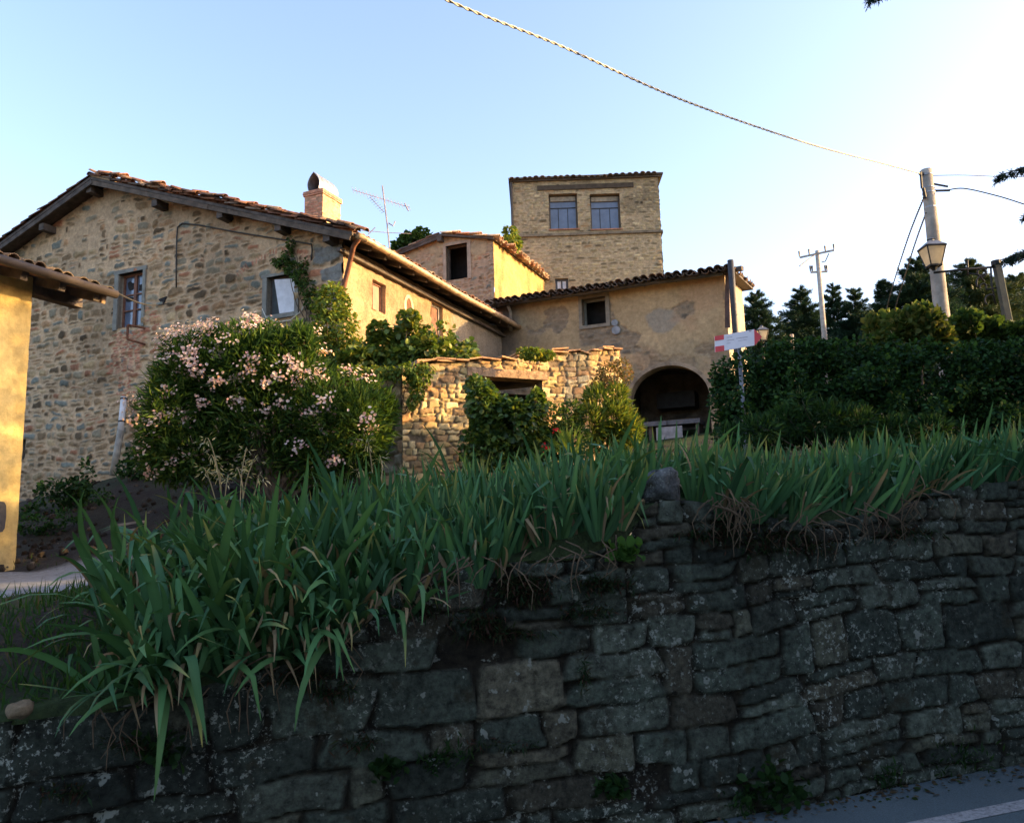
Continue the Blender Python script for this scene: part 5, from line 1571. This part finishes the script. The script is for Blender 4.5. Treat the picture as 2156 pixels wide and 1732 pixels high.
# ------------------------------------------------------------------ oleander
OL = [(372, 880, 62, 120), (425, 800, 85, 95), (515, 780, 95, 95), (600, 800, 90, 95), (555, 895, 150, 110), (700, 880, 85, 90), (765, 905, 58, 90), (680, 965, 105, 60), (400, 950, 105, 70),
      (600, 725, 45, 28), (575, 705, 14, 18), (640, 722, 16, 22), (430, 712, 14, 18), (470, 708, 12, 16), (360, 735, 14, 20), (345, 800, 12, 26), (450, 728, 45, 32), (385, 745, 30, 28), (530, 745, 60, 35), (640, 760, 30, 40), (800, 880, 26, 40), (352, 965, 38, 45)]
_rs = random.Random(21)
for k in range(46):                                       # sprays that break the outline
    b_ = OL[_rs.randrange(10)]; t_ = _rs.uniform(-.3, pi + .3)
    if b_[0] + cos(t_) * b_[2] < 325: continue
    OL.append((b_[0] + cos(t_) * b_[2] * 1.0, b_[1] - sin(t_) * b_[3] * 1.0, _rs.uniform(9, 20), _rs.uniform(14, 30)))
ol, bl = plant('oleander', 'large oleander bush covered in pale pink flowers before the farmhouse front', 'shrub', OL, 12.6, 44000, LEAF_LANCE, (.11, .19), [((.036, .080, .017), 3), ((.058, .115, .022), 3), ((.022, .052, .014), 2), ((.11, .16, .03), 1.3)],
              depth=.8, seed=3, droop=-.35, jitter=.8, shell=.3, clump=.31, cfreq=2.9, stem=.03)
g_ = np.random.default_rng(33)
tips, outv = blob_points(bl, 2500, g_, .95)
front = (tips[:, 1] < 12.45) | (tips[:, 2] > E + 2.9); tips = tips[front]; outv = outv[front]
hcol = [((.66, .46, .44), 3), ((.72, .58, .55), 3), ((.58, .34, .33), 1), ((.76, .66, .63), 1.5)]
order = g_.permutation(len(tips)); chosen = []
for i in order:
    p = tips[i]
    hgt = (p[2] - (E + .9)) / 2.3
    if g_.random() > .22 + .78 * max(0, min(1, hgt)) ** 1.2: continue
    if vn3(p[None] * 1.5)[0] < .46 + g_.uniform(-.08, .08): continue
    if any(np.linalg.norm(p - c_) < .11 for c_, _ in chosen): continue
    chosen.append((p, outv[i]))
    if len(chosen) >= 98: break
for p, ov_ in chosen:
    n = g_.integers(14, 36); pos = p + g_.normal(0, .066, (n, 3)) * np.array([1.2, 1, .8]) + ov_ * .12
    fw_ = rnd_dirs(n, g_) * .7 + ov_ + np.array([0, -.5, .2]); Zn = unit(fw_); Xn = unit(np.cross(Zn, rnd_dirs(n, g_))); Yn = np.cross(Zn, Xn)
    V, F = scatter(PETAL[0], PETAL[1], pos, Xn, Yn, Zn, g_.uniform(.032, .05, n))
    meshnp('flower_cluster', V, F, M['petal'], ol, np.repeat(pal_colors(hcol, n, g_, .15), len(PETAL[0]), 0))

# ------------------------------------------------------------------ climbers and shrubs round the ruin
plant('climbing_shrub', 'tall bushy climber growing up the sunlit corner of the farmhouse', 'climber', [(698, 640, 38, 38), (705, 690, 48, 50), (716, 745, 58, 52), (690, 790, 60, 38), (735, 790, 48, 40), (700, 615, 22, 22)], 15.6, 6500, LEAF_OVAL, (.06, .10), YGREEN, seed=4,
      depth=.5, droop=.5, clump=.30, cfreq=3.2)
iv = thing('ivy', 'dark ivy trailing down the stone front beside the white shutter', 'ivy', FAC.pt(FAC.uv(630, 640)[0], E + 3.4, .1))
ib = []
for (x, y, a_, b_) in ((612, 512, 7, 14), (606, 540, 12, 16), (598, 556, 16, 12), (618, 566, 18, 15), (634, 584, 17, 16), (646, 604, 16, 18), (655, 630, 14, 22), (586, 552, 12, 7), (640, 560, 7, 14)):
    u_, z_ = FAC.uv(x, y, .1); k = 17.6 / FPX; ib.append((FAC.pt(u_, z_, .10), (a_ * k, .12, b_ * k)))
foliage('foliage', ib, 1500, LEAF_OVAL, (.05, .085), GREENS, iv, 'leaf', 5, droop=.8, clump=.25, cfreq=4)
limbs('stem', ib[-3][0] + np.array([0, 0, -1.2]), [b[0] for b in ib[::2]], .02, iv)
plant('fig_shrub', 'broad-leaved shrub sprouting above the ruined shed roof in the sun', 'shrub',
      [(815, 735, 42, 36), (868, 705, 36, 30), (905, 745, 62, 36), (965, 748, 40, 30), (862, 672, 22, 16), (925, 705, 32, 26), (800, 698, 22, 18), (985, 735, 16, 22), (760, 760, 50, 25), (850, 760, 60, 26)], 14.9, 7500, LEAF_BROAD, (.06, .125), YGREEN,
      mat='gloss_leaf', seed=6, depth=.5, droop=.25, clump=.33, cfreq=2.5)
plant('vine', 'leafy vine hanging over the sunlit left corner of the ruined shed', 'vine', [(860, 782, 26, 16), (884, 795, 22, 18), (878, 822, 12, 22), (845, 790, 22, 12), (900, 775, 18, 14), (800, 782, 40, 10), (740, 785, 50, 12), (868, 845, 8, 14)], 13.25, 2000, LEAF_OVAL, (.05, .09), YGREEN, seed=7, depth=.22, droop=1.0, clump=.38, cfreq=4, dj=.08, stem=.012, stem_at=tuple(RF.pt(.05, E + 1.9, -.1)))
plant('door_shrub', 'dense dark leafy shrub filling the doorway of the ruined shed', 'shrub', [(1015, 850, 30, 52), (1045, 890, 48, 60), (1085, 885, 42, 45), (1105, 930, 55, 50), (1020, 945, 50, 45), (1130, 850, 16, 30), (1000, 815, 18, 22)], 13.0, 8000, LEAF_BROAD, (.045, .095), [((.05, .10, .022), 3), ((.08, .14, .028), 3), ((.03, .065, .018), 2), ((.13, .17, .035), 1.5)],
      mat='gloss_leaf', seed=8, depth=.45, droop=.35, clump=.30, cfreq=3)
plant('rose_bush', 'tangled low bush right of the shed doorway with thin reddish stems', 'shrub', [(1165, 890, 40, 40), (1195, 930, 50, 42), (1155, 945, 45, 35), (1205, 870, 25, 28)], 13.2, 3600, LEAF_OVAL, (.04, .075), GREENS, seed=9, depth=.4, droop=.3, clump=.36, cfreq=4)
plant('rosemary', 'spiky bright green bush against the right end of the ruined shed', 'shrub', [(1262, 848, 30, 30), (1290, 880, 40, 38), (1325, 905, 24, 32), (1245, 890, 34, 34), (1300, 840, 20, 26), (1285, 930, 45, 30)], 13.7, 5200, LEAF_LANCE, (.10, .19), YGREEN, seed=10, depth=.4, droop=-.5, clump=.38, cfreq=4.5)
plant('dry_bush', 'half-dry brownish twiggy bush on the upper right of the shed wall', 'shrub', [(1285, 790, 28, 26), (1310, 775, 18, 22), (1265, 808, 20, 18), (1322, 790, 12, 20)], 14.1, 1700, LEAF_OVAL, (.03, .055), [((.16, .11, .05), 2), ((.13, .13, .04), 2), ((.22, .13, .07), 1)], seed=12, depth=.3, droop=.2, clump=.42, cfreq=5)
plant('coping_weed', 'small green weed growing on top of the shed coping', 'weed', [(1118, 745, 20, 10), (1140, 748, 25, 7), (1100, 742, 10, 8)], 13.95, 600, LEAF_OVAL, (.05, .09), YGREEN, seed=13, depth=.2, stem=.01, ground=float(_rt[3][1]))
plant('lily', 'bright yellow-green tuft of blades before the shed doorway', 'plant', [(1198, 945, 18, 22)], 12.2, 60, LEAF_LANCE, (.18, .30), [((.16, .22, .04), 1)], seed=14, depth=.2, droop=-1.2, stem=.01)
for i, (x, y, lb_) in enumerate(((1171, 905, 'small red flower head beside the rose bush, the upper of two'), (1150, 942, 'small red flower head low by the shed doorway'))):
    n = 7; pos = P(x, y, 12.6) + g_.normal(0, .035, (n, 3)); Zn = unit(rnd_dirs(n, g_) + np.array([0, -1, .2])); Xn = unit(np.cross(Zn, rnd_dirs(n, g_))); Yn = np.cross(Zn, Xn)
    V, F = scatter(PETAL[0], PETAL[1], pos, Xn, Yn, Zn, np.full(n, .04)); tag(meshnp('red_flower', V, F, M['petal'], None, np.tile((.5, .03, .03), (len(V), 1))), lb_, 'flower')
plant('roof_shrub', 'small sunlit shrub growing on the loft house roof beside the tower', 'shrub', [(1074, 490, 14, 14), (1082, 512, 15, 18), (1068, 512, 12, 14), (1052, 520, 16, 8)], 27.2, 900, LEAF_OVAL, (.09, .16), YGREEN, seed=15, depth=.4, ground=float(lze) - .2, clump=.25, stem=.02)
plant('garden_tree', 'small green tree crown behind the television antenna', 'tree', [(868, 508, 26, 18), (888, 494, 16, 11), (842, 520, 16, 14), (880, 515, 24, 14)], 31, 1400, LEAF_OVAL, (.14, .24), GREENS, seed=16, depth=.8, clump=.28, cfreq=1.5, part='crown', stem=.08)
plant('wall_weed', 'tall dark weeds at the foot of the stone front by the yellow house', 'weed', [(112, 1045, 30, 36), (150, 1040, 34, 34), (90, 1085, 42, 26), (182, 1005, 7, 34), (168, 1030, 18, 24)], 15.8, 1600, LEAF_OVAL, (.06, .11), DARKG, seed=17, depth=.5, clump=.3, stem=.012)
plant('wall_weed', 'small dark weed at the foot of the broken drain pipe', 'weed', [(262, 985, 12, 16), (290, 990, 16, 20), (275, 960, 8, 16)], 17.4, 500, LEAF_OVAL, (.06, .10), DARKG, seed=18, depth=.3, stem=.012)

# tall oat grass rising out of the irises
def oat(bx, by, d, tips_, seed, label):
    r = random.Random(seed); b = P(bx, by, d); t = thing('oat_grass', label, 'grass', b)
    mb = MB(); pos = []; fw_ = []
    for (x, y) in tips_:
        e = P(x, y, d + r.uniform(-.1, .1)); mid = b + (e - b) * .55 + np.array([r.uniform(-.03, .03), 0, .03])
        pts = curve3([b, mid, e, e + np.array([(x - bx) / 1200, -.02, -.02])], 12); mb.tube(pts, [.0035] * 8 + [.002] * 4, 4)
        for k in range(16):
            f = r.uniform(.55, 1.0); i = min(int(f * 11), 11); q = pts[i]
            dr = np.array([r.uniform(-1, 1), r.uniform(-.6, .6), r.uniform(-.9, .4)]); pos.append(q + dr * .035); fw_.append(dr)
    mb.build('stalks', m_simple('straw', (.22, .18, .09), .9), t)
    pos = np.array(pos); g = np.random.default_rng(seed); X, Y, Z = orient(unit(np.array(fw_)), g, .3)
    V, F = scatter(*LEAF_LANCE, pos, X, Y, Z, g.uniform(.03, .05, len(pos)) * 1.0)
    meshnp('seed_heads', V, F, M['leaf'], t, np.repeat(pal_colors([((.42, .38, .24), 2), ((.32, .30, .18), 1)], len(pos), g), 4, 0))


oat(470, 1120, 4.9, [(440, 925), (448, 960), (430, 985), (462, 990), (480, 1000)], 1, 'pale dry oat grass rising above the irises in front of the oleander, left tuft')
oat(505, 1110, 5.0, [(500, 985), (518, 945), (536, 965), (545, 1000)], 2, 'pale dry oat grass before the oleander, shorter right tuft')
oat(790, 1060, 5.4, [(775, 930), (800, 960), (760, 985)], 3, 'thin straw-coloured grass at the right foot of the oleander')

# ------------------------------------------------------------------ hedge and what stands behind it
hl = []; rr = random.Random(4)
for x in range(1545, 2500, 42):
    top = np.interp(x, [1500, 1560, 1650, 1780, 2000, 2150, 2500], [800, 735, 722, 715, 725, 722, 715])
    hl.append((x, top + 38 + rr.uniform(-11, 12), 44, 36)); hl.append((x, top + 95, 50, 60)); hl.append((x + 15, top + 165, 52, 60))
hl += [(1528, 850, 28, 60), (1520, 800, 22, 34), (1545, 900, 36, 40), (1547, 815, 14, 34, 9.55), (1556, 760, 10, 16, 9.5)]
plant('hedge', 'long dense dark green hedge behind the irises on the right', 'hedge', hl + [(rr.uniform(1560, 2300), rr.uniform(714, 732), rr.uniform(8, 14), rr.uniform(8, 14)) for _ in range(22)] + [(rr.uniform(1540, 2200), rr.uniform(760, 880), rr.uniform(10, 22), rr.uniform(12, 26), 9.5) for _ in range(16)], 10.2, 60000, LEAF_OVAL, (.035, .075), DARKG + [((.05, .11, .026), .8)], seed=20, depth=.55, dj=.12, droop=.1, shell=.35, jitter=.9, clump=.29, cfreq=2.2, stem=False, jit=.4)
plant('nettle', 'soft dark green nettles and ferns growing at the foot of the hedge', 'weed', [(1600, 905, 40, 24), (1660, 890, 45, 30), (1740, 880, 45, 34), (1800, 890, 40, 30), (1690, 850, 12, 24), (1540, 915, 30, 20), (1880, 905, 40, 22), (1960, 905, 36, 22)], 9.0, 3600, LEAF_LANCE, (.07, .14), DARKG, seed=21, depth=.3, droop=-.3, clump=.3, stem=.01)
LAU = [((.075, .11, .028), 3), ((.11, .13, .035), 3), ((.05, .085, .022), 3), ((.17, .16, .045), 1)]
plant('laurel', 'sunlit yellowish laurel bush left of the concrete pole behind the hedge', 'shrub', [(1858, 690, 30, 26), (1905, 690, 34, 34), (1945, 680, 30, 34), (1880, 720, 50, 30), (1960, 715, 40, 28)], 12.4, 3800, LEAF_OVAL, (.10, .16), LAU, seed=22, depth=.6, droop=-.6, clump=.28, cfreq=2.6)
plant('laurel', 'green laurel bush right of the concrete pole behind the hedge', 'shrub', [(2030, 700, 34, 30), (2080, 705, 40, 28), (2140, 710, 46, 24), (2040, 675, 20, 18), (2200, 705, 50, 28)], 12.6, 3800, LEAF_OVAL, (.09, .15), GREENS, seed=23, depth=.6, droop=-.5, clump=.28, cfreq=2.6)


def conifer(x, y, top, r, n, seed, label, card=.34, name='conifer', pal=PINE, z0=None, zlow=.06, group=None, dens=1.):
    rr = random.Random(seed); g = np.random.default_rng(seed)
    b = np.array([x, y, hz1(x, y) if z0 is None else z0]); h = top - b[2]
    t = thing(name, label, 'tree', b, group)
    MB().tube([b + np.array([0, 0, -.3]), b + np.array([0.03 * h * rr.uniform(-1, 1), 0, h * .5]), b + np.array([0, 0, h])], [h * .018 + .04, h * .012 + .02, .015], 7).build('trunk', M['bark'], t)
    pos = []; fw_ = []; nb = 0
    z = zlow; mbb = MB()
    while z < .985:
        k = max(4, int(9 * (1 - z) + 4)); ph = rr.uniform(0, 6)
        for j in range(k):
            a = ph + 2 * pi * j / k + rr.uniform(-.3, .3); L = r * (1 - z) ** .75 * rr.uniform(.55, 1.12) + .12
            el = rr.uniform(-.22, .30) + .6 * z
            d = np.array([cos(a), sin(a), el]); p0 = b + np.array([0, 0, h * z])
            mbb.tube([p0, p0 + d * L * .9], [.015 + .006 * L, .006], 4, cap=False)
            m = max(3, int(n * dens * L / (r * 55)))
            f = g.random(m) ** .6
            q = p0 + d[None] * (L * f)[:, None] + g.normal(0, 1, (m, 3)) * np.array([.16, .16, .09]) * (L * .75) + np.array([0, 0, -.10]) * (f ** 2 * L)[:, None]
            pos.append(q); fw_.append(np.tile(d, (m, 1)))
        z += rr.uniform(.026, .048)
    mbb.build('branches', M['bark'], t)
    pos = np.concatenate(pos); fw_ = np.concatenate(fw_) + np.array([0, 0, -.1]); X, Y, Z = orient(unit(fw_), g, .75)
    V, F = scatter(*TUFT, pos, X, Y, Z, g.uniform(card * .6, card * 1.3, len(pos)))
    meshnp('crown', V, F, M['needle'], t, np.repeat(pal_colors(pal, len(pos), g, .3), len(TUFT[0]), 0))
    return t


PG = [((.05, .075, .028), 2), ((.035, .06, .026), 3), ((.07, .08, .03), 1)]
for (px, py_, d, w_, n, lb_, pl_) in ((1592, 617, 44, 46, 4200, 'dark conifer with open branches just right of the barn', PINE), (1684, 608, 46, 46, 5200, 'dark conifer left of the thin power pole', PINE), (1752, 596, 50, 34, 4200, 'slender conifer just right of the thin power pole', PINE),
                                      (1797, 606, 49, 36, 4200, 'slender conifer midway between the power pole and the laurel', PINE), (1860, 596, 40, 36, 4000, 'small conifer left of the tall fir behind the pole cables', PINE), (1926, 546, 38, 62, 8000, 'tallest dark fir directly left of the concrete pole', PINE),
                                      (2040, 553, 40, 72, 8000, 'broad olive-green fir right of the concrete pole', PG), (2085, 588, 47, 50, 4000, 'slim olive-green fir between the lamp post and the broad fir', PG), (1965, 575, 46, 46, 4000, 'dark fir close behind the left side of the concrete pole', PINE), (1725, 655, 60, 50, 2600, 'low far conifer at the foot of the thin power pole', PINE), (1830, 640, 55, 50, 2600, 'low far conifer left of the small conifer', PINE), (2140, 580, 42, 66, 6500, 'olive-green fir behind the lamp post at the right edge', PG), (1640, 668, 56, 40, 2600, 'low distant conifer between two dark ones right of the barn', PINE), (1990, 600, 52, 46, 3500, 'distant fir half hidden behind the concrete pole', PINE)):
    q = P(px, py_, d)
    conifer(q[0], q[1], q[2], w_ * d / FPX * 2.0, n * 8, px, lb_, card=.23, pal=pl_)

# cedar just outside the frame, whose branch tips reach in, and unseen conifers added to shade the foreground
CB = np.array([8.8, 10.5]); cz = hz1(CB[0], CB[1])
ced = conifer(CB[0] + .9, CB[1] - .6, E + 10.5, 2.6, 9500, 77, 'big dark cedar at the right edge, branch tips reaching into the sky', card=.30, name='cedar', zlow=.16)
g_ = np.random.default_rng(9)
def frond(tip, root, w_, parent, seed):
    """one cedar branch with drooping needled twigs"""
    g = np.random.default_rng(seed); tip = np.array(tip); root = np.array(root)
    L = np.linalg.norm(tip - root); n = int(L * 46); f = g.random(n) ** .8
    c = curve3([root, root + (tip - root) * .5 + np.array([0, 0, .10 * L]), tip], 24); ci = np.array(c)
    idx = np.clip((f * 23).astype(int), 0, 23); p = ci[idx]; d = unit(tip - root)
    mb = MB().tube(c, list(np.linspace(.03, .006, 24)), 5)
    pos = []; fw_ = []
    sdv = unit(np.cross(d, np.array([0, 0, 1.0])))
    for i in range(n):
        s_ = g.choice([-1, 1]); tl = w_ * g.uniform(.7, 1.5) * (1.1 - f[i] * .6)
        tw = unit(d * g.uniform(.2, .9) + sdv * s_ * g.uniform(.3, 1) + np.array([0, 0, -g.uniform(.3, 1.2)]))
        mb.tube([p[i], p[i] + tw * tl], .003, 3, cap=False)
        k = 22; ff = g.random(k)[:, None]
        pos.append(p[i] + tw * tl * ff + g.normal(0, .008, (k, 3))); fw_.append(unit(tw * .7 + rnd_dirs(k, g)))
    mb.build('branch', M['bark'], parent)
    pos = np.concatenate(pos); fw_ = np.concatenate(fw_); X, Y, Z = orient(fw_, g, .2)
    V, F = scatter(*NEEDLE, pos, X, Y, Z, g.uniform(.04, .07, len(pos))[:, None] * np.array([[.32, 1, 1]]))
    meshnp('needles', V, F, M['needle'], parent, np.repeat(pal_colors([((.02, .045, .04), 2), ((.03, .06, .045), 2)], len(pos), g, .3), len(NEEDLE[0]), 0))


trunk_at = lambda z_: np.array([CB[0] + .9, CB[1] - .6, z_])
frond(P(2096, 372, 8.6), trunk_at(E + 4.3), .16, ced, 1); frond(P(2150, 455, 8.4), trunk_at(E + 3.4), .13, ced, 2)
frond(P(2106, 548, 8.5), trunk_at(E + 3.2), .16, ced, 3); frond(P(2125, 540, 8.2), trunk_at(E + 3.0), .16, ced, 4)
frond(P(1824, 0, 7.6), P(2200, -60, 7.6), .10, ced, 5)
frond(P(2200, -60, 7.6), trunk_at(E + 8.2), .2, ced, 6)
for i, (x, y, top, rr_, lb_) in enumerate(((11.0, -6.0, 9.5, 3.2, 'unseen conifer added for shade beyond the right edge, nearest the viewer'), (12.0, -1.8, 10, 3.2, 'unseen conifer added for shade beyond the right edge, second from the viewer'), (11.6, 2.0, 9.5, 3.0, 'unseen conifer added for shade beyond the right edge, third from the viewer'), (12.6, 5.2, 9.5, 2.8, 'unseen conifer added for shade beyond the right edge beside the cedar'))):
    conifer(x, y, E + top, rr_, 9000, 300 + i, lb_, card=.55, z0=.4, zlow=.03)

# ------------------------------------------------------------------ small plants on and under the wall
def at_wall(px, py, off=.03):
    u_, z_ = RW.uv(px, py, off); return RW.pt(u_, z_, off)


for i, (x, y, s_, lb_) in enumerate(((1316, 1166, .06, 'bright green leafy weed on the wall top below the boulder'), (956, 1590, .07, 'green fern tuft in a joint at the middle of the wall'), (818, 1618, .06, 'small green weed low in the wall, left of the fern tuft'), (907, 1606, .05, 'tiny green weed in the wall beside the fern tuft'),
                                     (1622, 1668, .14, 'green weeds at the wall foot beside the road'), (2022, 1597, .15, 'green weeds at the wall foot near the right edge'), (332, 1586, .07, 'dark green weed in a joint at the left of the wall'), (1560, 1690, .08, 'small weed at the wall foot where the road enters the picture'), (1290, 1660, .06, 'faint green weed low in the wall near the bottom'), (1870, 1640, .07, 'small weed at the wall foot between two larger ones'))):
    c = at_wall(x, y, .04); r2 = np.random.default_rng(500 + i); n = int(1100 * s_)
    p = c + r2.normal(0, 1, (n, 3)) * np.array([s_ * .7, s_ * .3, s_ * .4]); X, Y, Z = orient(unit(r2.normal(0, .6, (n, 3)) + np.array([0, -.5, .8])), r2, .3)
    V, F = scatter(*(LEAF_LANCE if i % 2 else LEAF_OVAL), p, X, Y, Z, r2.uniform(.03, .07, n) * (1.2 if i == 0 else 1))
    tag(meshnp('wall_plant', V, F, M['leaf'], None, np.repeat(pal_colors([((.012, .034, .010), 1), ((.018, .045, .012), 1)] if i else [((.06, .14, .03), 1)], n, r2), len(V) // n, 0)), lb_, 'weed')
mp = []
r2 = np.random.default_rng(600)
for (x, y, w_, h_, k) in ((1100, 1238, 45, 22, 900), (1262, 1228, 60, 14, 700), (1010, 1310, 40, 24, 700), (1240, 1285, 45, 12, 300), (880, 1278, 40, 14, 350), (1535, 1112, 30, 16, 350), (1620, 1135, 60, 22, 700), (1480, 1125, 40, 10, 300), (1700, 1150, 60, 12, 300), (700, 1450, 40, 14, 350), (300, 1560, 60, 10, 250), (1080, 1330, 60, 6, 250), (760, 1560, 40, 8, 200), (1230, 1420, 8, 30, 150), (1050, 1560, 60, 5, 150), (150, 1660, 50, 12, 200), (640, 1420, 60, 16, 400), (1900, 1120, 60, 14, 300)):
    for _ in range(k):
        q = at_wall(x + r2.normal() * w_ * .6, y + r2.normal() * h_ * .6, .0); mp.append(q + np.array([0, r2.uniform(-.06, .03), 0]))
mp = np.array(mp); X, Y, Z = orient(unit(r2.normal(0, 1, (len(mp), 3)) + np.array([0, -.7, -.3])), r2, .5)
V, F = scatter(*LEAF_LANCE, mp, X, Y, Z, r2.uniform(.025, .06, len(mp)))
tag(meshnp('moss', V, F, M['leaf'], None, np.repeat(pal_colors([((.022, .030, .012), 3), ((.045, .024, .016), 2), ((.015, .035, .014), 2)], len(mp), r2), 4, 0)), 'dark moss and withered ivy matted in the joints of the wall', 'moss', kind='stuff')
# roots and dead leaves hanging below the irises
mb = MB(); r3 = random.Random(8)
for _ in range(120):
    x = r3.choice([r3.uniform(180, 860), r3.uniform(900, 1300), r3.uniform(1480, 1560), r3.uniform(1640, 1960)]); q = RW.uv(x, 1100)[0]; zt_ = wtop(q) + r3.uniform(-.02, .08)
    L_ = r3.uniform(.08, .26); p0 = RW.pt(q, zt_, r3.uniform(.03, .09)); sx = r3.uniform(-.14, .14)
    mb.tube([p0, p0 + np.array([sx * .7, -.06, -L_ * .25]), p0 + np.array([sx * 1.1, -.05, -L_ * .6]), p0 + np.array([sx * r3.uniform(.3, 1.2), -.045, -L_])], [.004, .004, .003, .0015], 4, cap=False)
tag(mb.build('dead_stalks', m_simple('dead_stalk', (.085, .058, .034), .95)), 'tangle of dead brown iris leaves and roots hanging over the wall top', 'roots', kind='stuff')

# grass on the left bank and on the ground between the plants
r2 = np.random.default_rng(700)
n = 15000
x = np.concatenate([r2.uniform(-4.6, -1.6, n // 2), r2.uniform(-9, 6, n // 2)]); y = np.concatenate([r2.uniform(3.1, 5.6, n // 2), r2.uniform(5, 15, n // 2)])
s_ = -((x - RW.O[0]) * RW.N[0] + (y - RW.O[1]) * RW.N[1])
k = (s_ > .04) & (in_drive(x, y) < .1) & ~((x < -2.9) & (y > 4.6) & (y < 6.2) & (r2.random(len(x)) < .6)) & (fbm(x * 1.2, y * 1.2) + r2.uniform(-.1, .1, len(x)) > .42) & ~((x + 8) ** 2 / 9 + (y - 14.5) ** 2 / 9 < 1)
x, y = x[k], y[k]; z = hz(x, y) - .02; n = len(x)
X, Y, Z = orient(unit(r2.normal(0, .45, (n, 3)) + np.array([0, 0, 1.0])), r2, .2)
V, F = scatter(*LEAF_LANCE, np.stack([x, y, z], 1), X, Y, Z, np.stack([r2.uniform(.04, .08, n), r2.uniform(.05, .19, n), np.full(n, .1)], 1))
tag(meshnp('grass', V, F, M['leaf'], None, np.repeat(pal_colors([((.022, .060, .015), 3), ((.034, .08, .02), 2), ((.09, .08, .035), .3)], n, r2), 4, 0)), 'rough dark grass on the bank and slope', 'grass', kind='stuff')
cl_p = []
for _ in range(900):                                     # clods, stones and litter on the bare bank under the house
    px_, py_ = r2.uniform(-12, -3.2), r2.uniform(10.2, 19)
    if in_drive(np.array([px_]), np.array([py_]))[0] > .2: continue
    cl_p.append((px_, py_, hz1(px_, py_) + .01))
cl_p = np.array(cl_p); n = len(cl_p)
tv_ = np.array([(sin(pi * i / 4) * cos(2 * pi * j / 6), sin(pi * i / 4) * sin(2 * pi * j / 6), cos(pi * i / 4)) for i in range(5) for j in range(6)])
tv_ = tv_ * (1 + .35 * (vn3(tv_ * 2.2)[:, None] - .5) * 2)
tf_ = [np.array([(i * 6 + j, (i + 1) * 6 + j, (i + 1) * 6 + (j + 1) % 6, i * 6 + (j + 1) % 6) for i in range(4) for j in range(6)])]
X, Y, Z = orient(rnd_dirs(n, r2), r2, .5)
V, F = scatter(tv_, tf_, cl_p, X, Y, Z, r2.uniform(.02, .11, n) ** 1.2)
tag(meshnp('dirt_clods', V, F, M['soil'], None, np.repeat(pal_colors([((.035, .027, .02), 4), ((.06, .048, .036), 2), ((.12, .10, .08), .4)], n, r2, .3), len(tv_), 0)), 'clods and small stones on the dark bank below the farmhouse', 'rubble', kind='stuff')
plant('bank_weed', 'low dark weeds spreading down the dirt bank beside the yellow house', 'weed', [(70, 1105, 34, 18), (110, 1120, 30, 14), (60, 1140, 26, 16), (150, 1085, 26, 14), (215, 1045, 22, 12)], 14.6, 900, LEAF_OVAL, (.04, .09), DARKG, seed=91, depth=.6, clump=.3, stem=False)
for i, (a_, b_, lb_) in enumerate((((236, 1108), (300, 1098), 'upper of two weathered planks lying on the dirt by the lane'), ((240, 1122), (296, 1113), 'lower of two weathered planks lying on the dirt by the lane'))):
    p0, p1 = P(*a_, 9.6), P(*b_, 9.6); tag(MB().bar(p0, p1, .12, .03).build('plank', m_simple('grey_old_plank', (.12, .10, .08), .9, .3, 8)), lb_, 'plank')
SKY_T = (1.16, 1.0, .98)
SUN_EL, SUN_AZ, SUN_E, SKY_S, SKY_DUST, EXPO = 14.0, 0.0, 3.2, .15, 2.5, 2.05

# ================================================================== CAMERA, SUN, SKY
cam = bpy.data.cameras.new('camera'); co = bpy.data.objects.new('camera', cam); COL.objects.link(co)
cam.sensor_width = 36; cam.lens = 36 * FPX / 2156; cam.clip_end = 2000; cam.clip_start = .05
from mathutils import Matrix
m = Matrix(((_r[0], _u[0], -_f[0], 0), (_r[1], _u[1], -_f[1], 0), (_r[2], _u[2], -_f[2], E), (0, 0, 0, 1)))
co.matrix_world = m
SC.camera = co
EL, AZ = radians(SUN_EL), radians(SUN_AZ)        # azimuth: angle from +X towards +Y
sd_ = np.array([cos(EL) * cos(AZ), cos(EL) * sin(AZ), sin(EL)])
sun = bpy.data.lights.new('sun', 'SUN'); so = bpy.data.objects.new('sun', sun); COL.objects.link(so)
sun.energy = SUN_E; sun.angle = radians(.5); sun.color = (1.0, .64, .25)
from mathutils import Vector
so.rotation_euler = Vector((-sd_[0], -sd_[1], -sd_[2])).to_track_quat('-Z', 'Y').to_euler()
so.location = (30, 0, 30)
w = bpy.data.worlds.new('World'); SC.world = w; w.use_nodes = True
nt = w.node_tree; nt.nodes.clear()
sk = nt.nodes.new('ShaderNodeTexSky'); sk.sky_type = 'NISHITA'; sk.sun_disc = False
sk.sun_elevation = EL; sk.sun_rotation = pi / 2 - AZ
sk.air_density = 1.0; sk.dust_density = SKY_DUST; sk.ozone_density = 2.2
bg = nt.nodes.new('ShaderNodeBackground'); bg.inputs[1].default_value = SKY_S
ow = nt.nodes.new('ShaderNodeOutputWorld')
mxn = nt.nodes.new('ShaderNodeMix'); mxn.data_type = 'RGBA'; mxn.blend_type = 'MULTIPLY'; mxn.inputs[0].default_value = 1
nt.links.new(sk.outputs[0], mxn.inputs[6]); mxn.inputs[7].default_value = (*SKY_T, 1)        # white balance of the daylight
nt.links.new(mxn.outputs[2], bg.inputs[0]); nt.links.new(bg.outputs[0], ow.inputs[0])
SC.view_settings.view_transform = 'Standard'; SC.view_settings.look = 'None'
SC.view_settings.exposure = EXPO; SC.view_settings.gamma = 1
SC.cycles.max_bounces = 6; SC.cycles.transparent_max_bounces = 4; SC.cycles.use_denoising = True
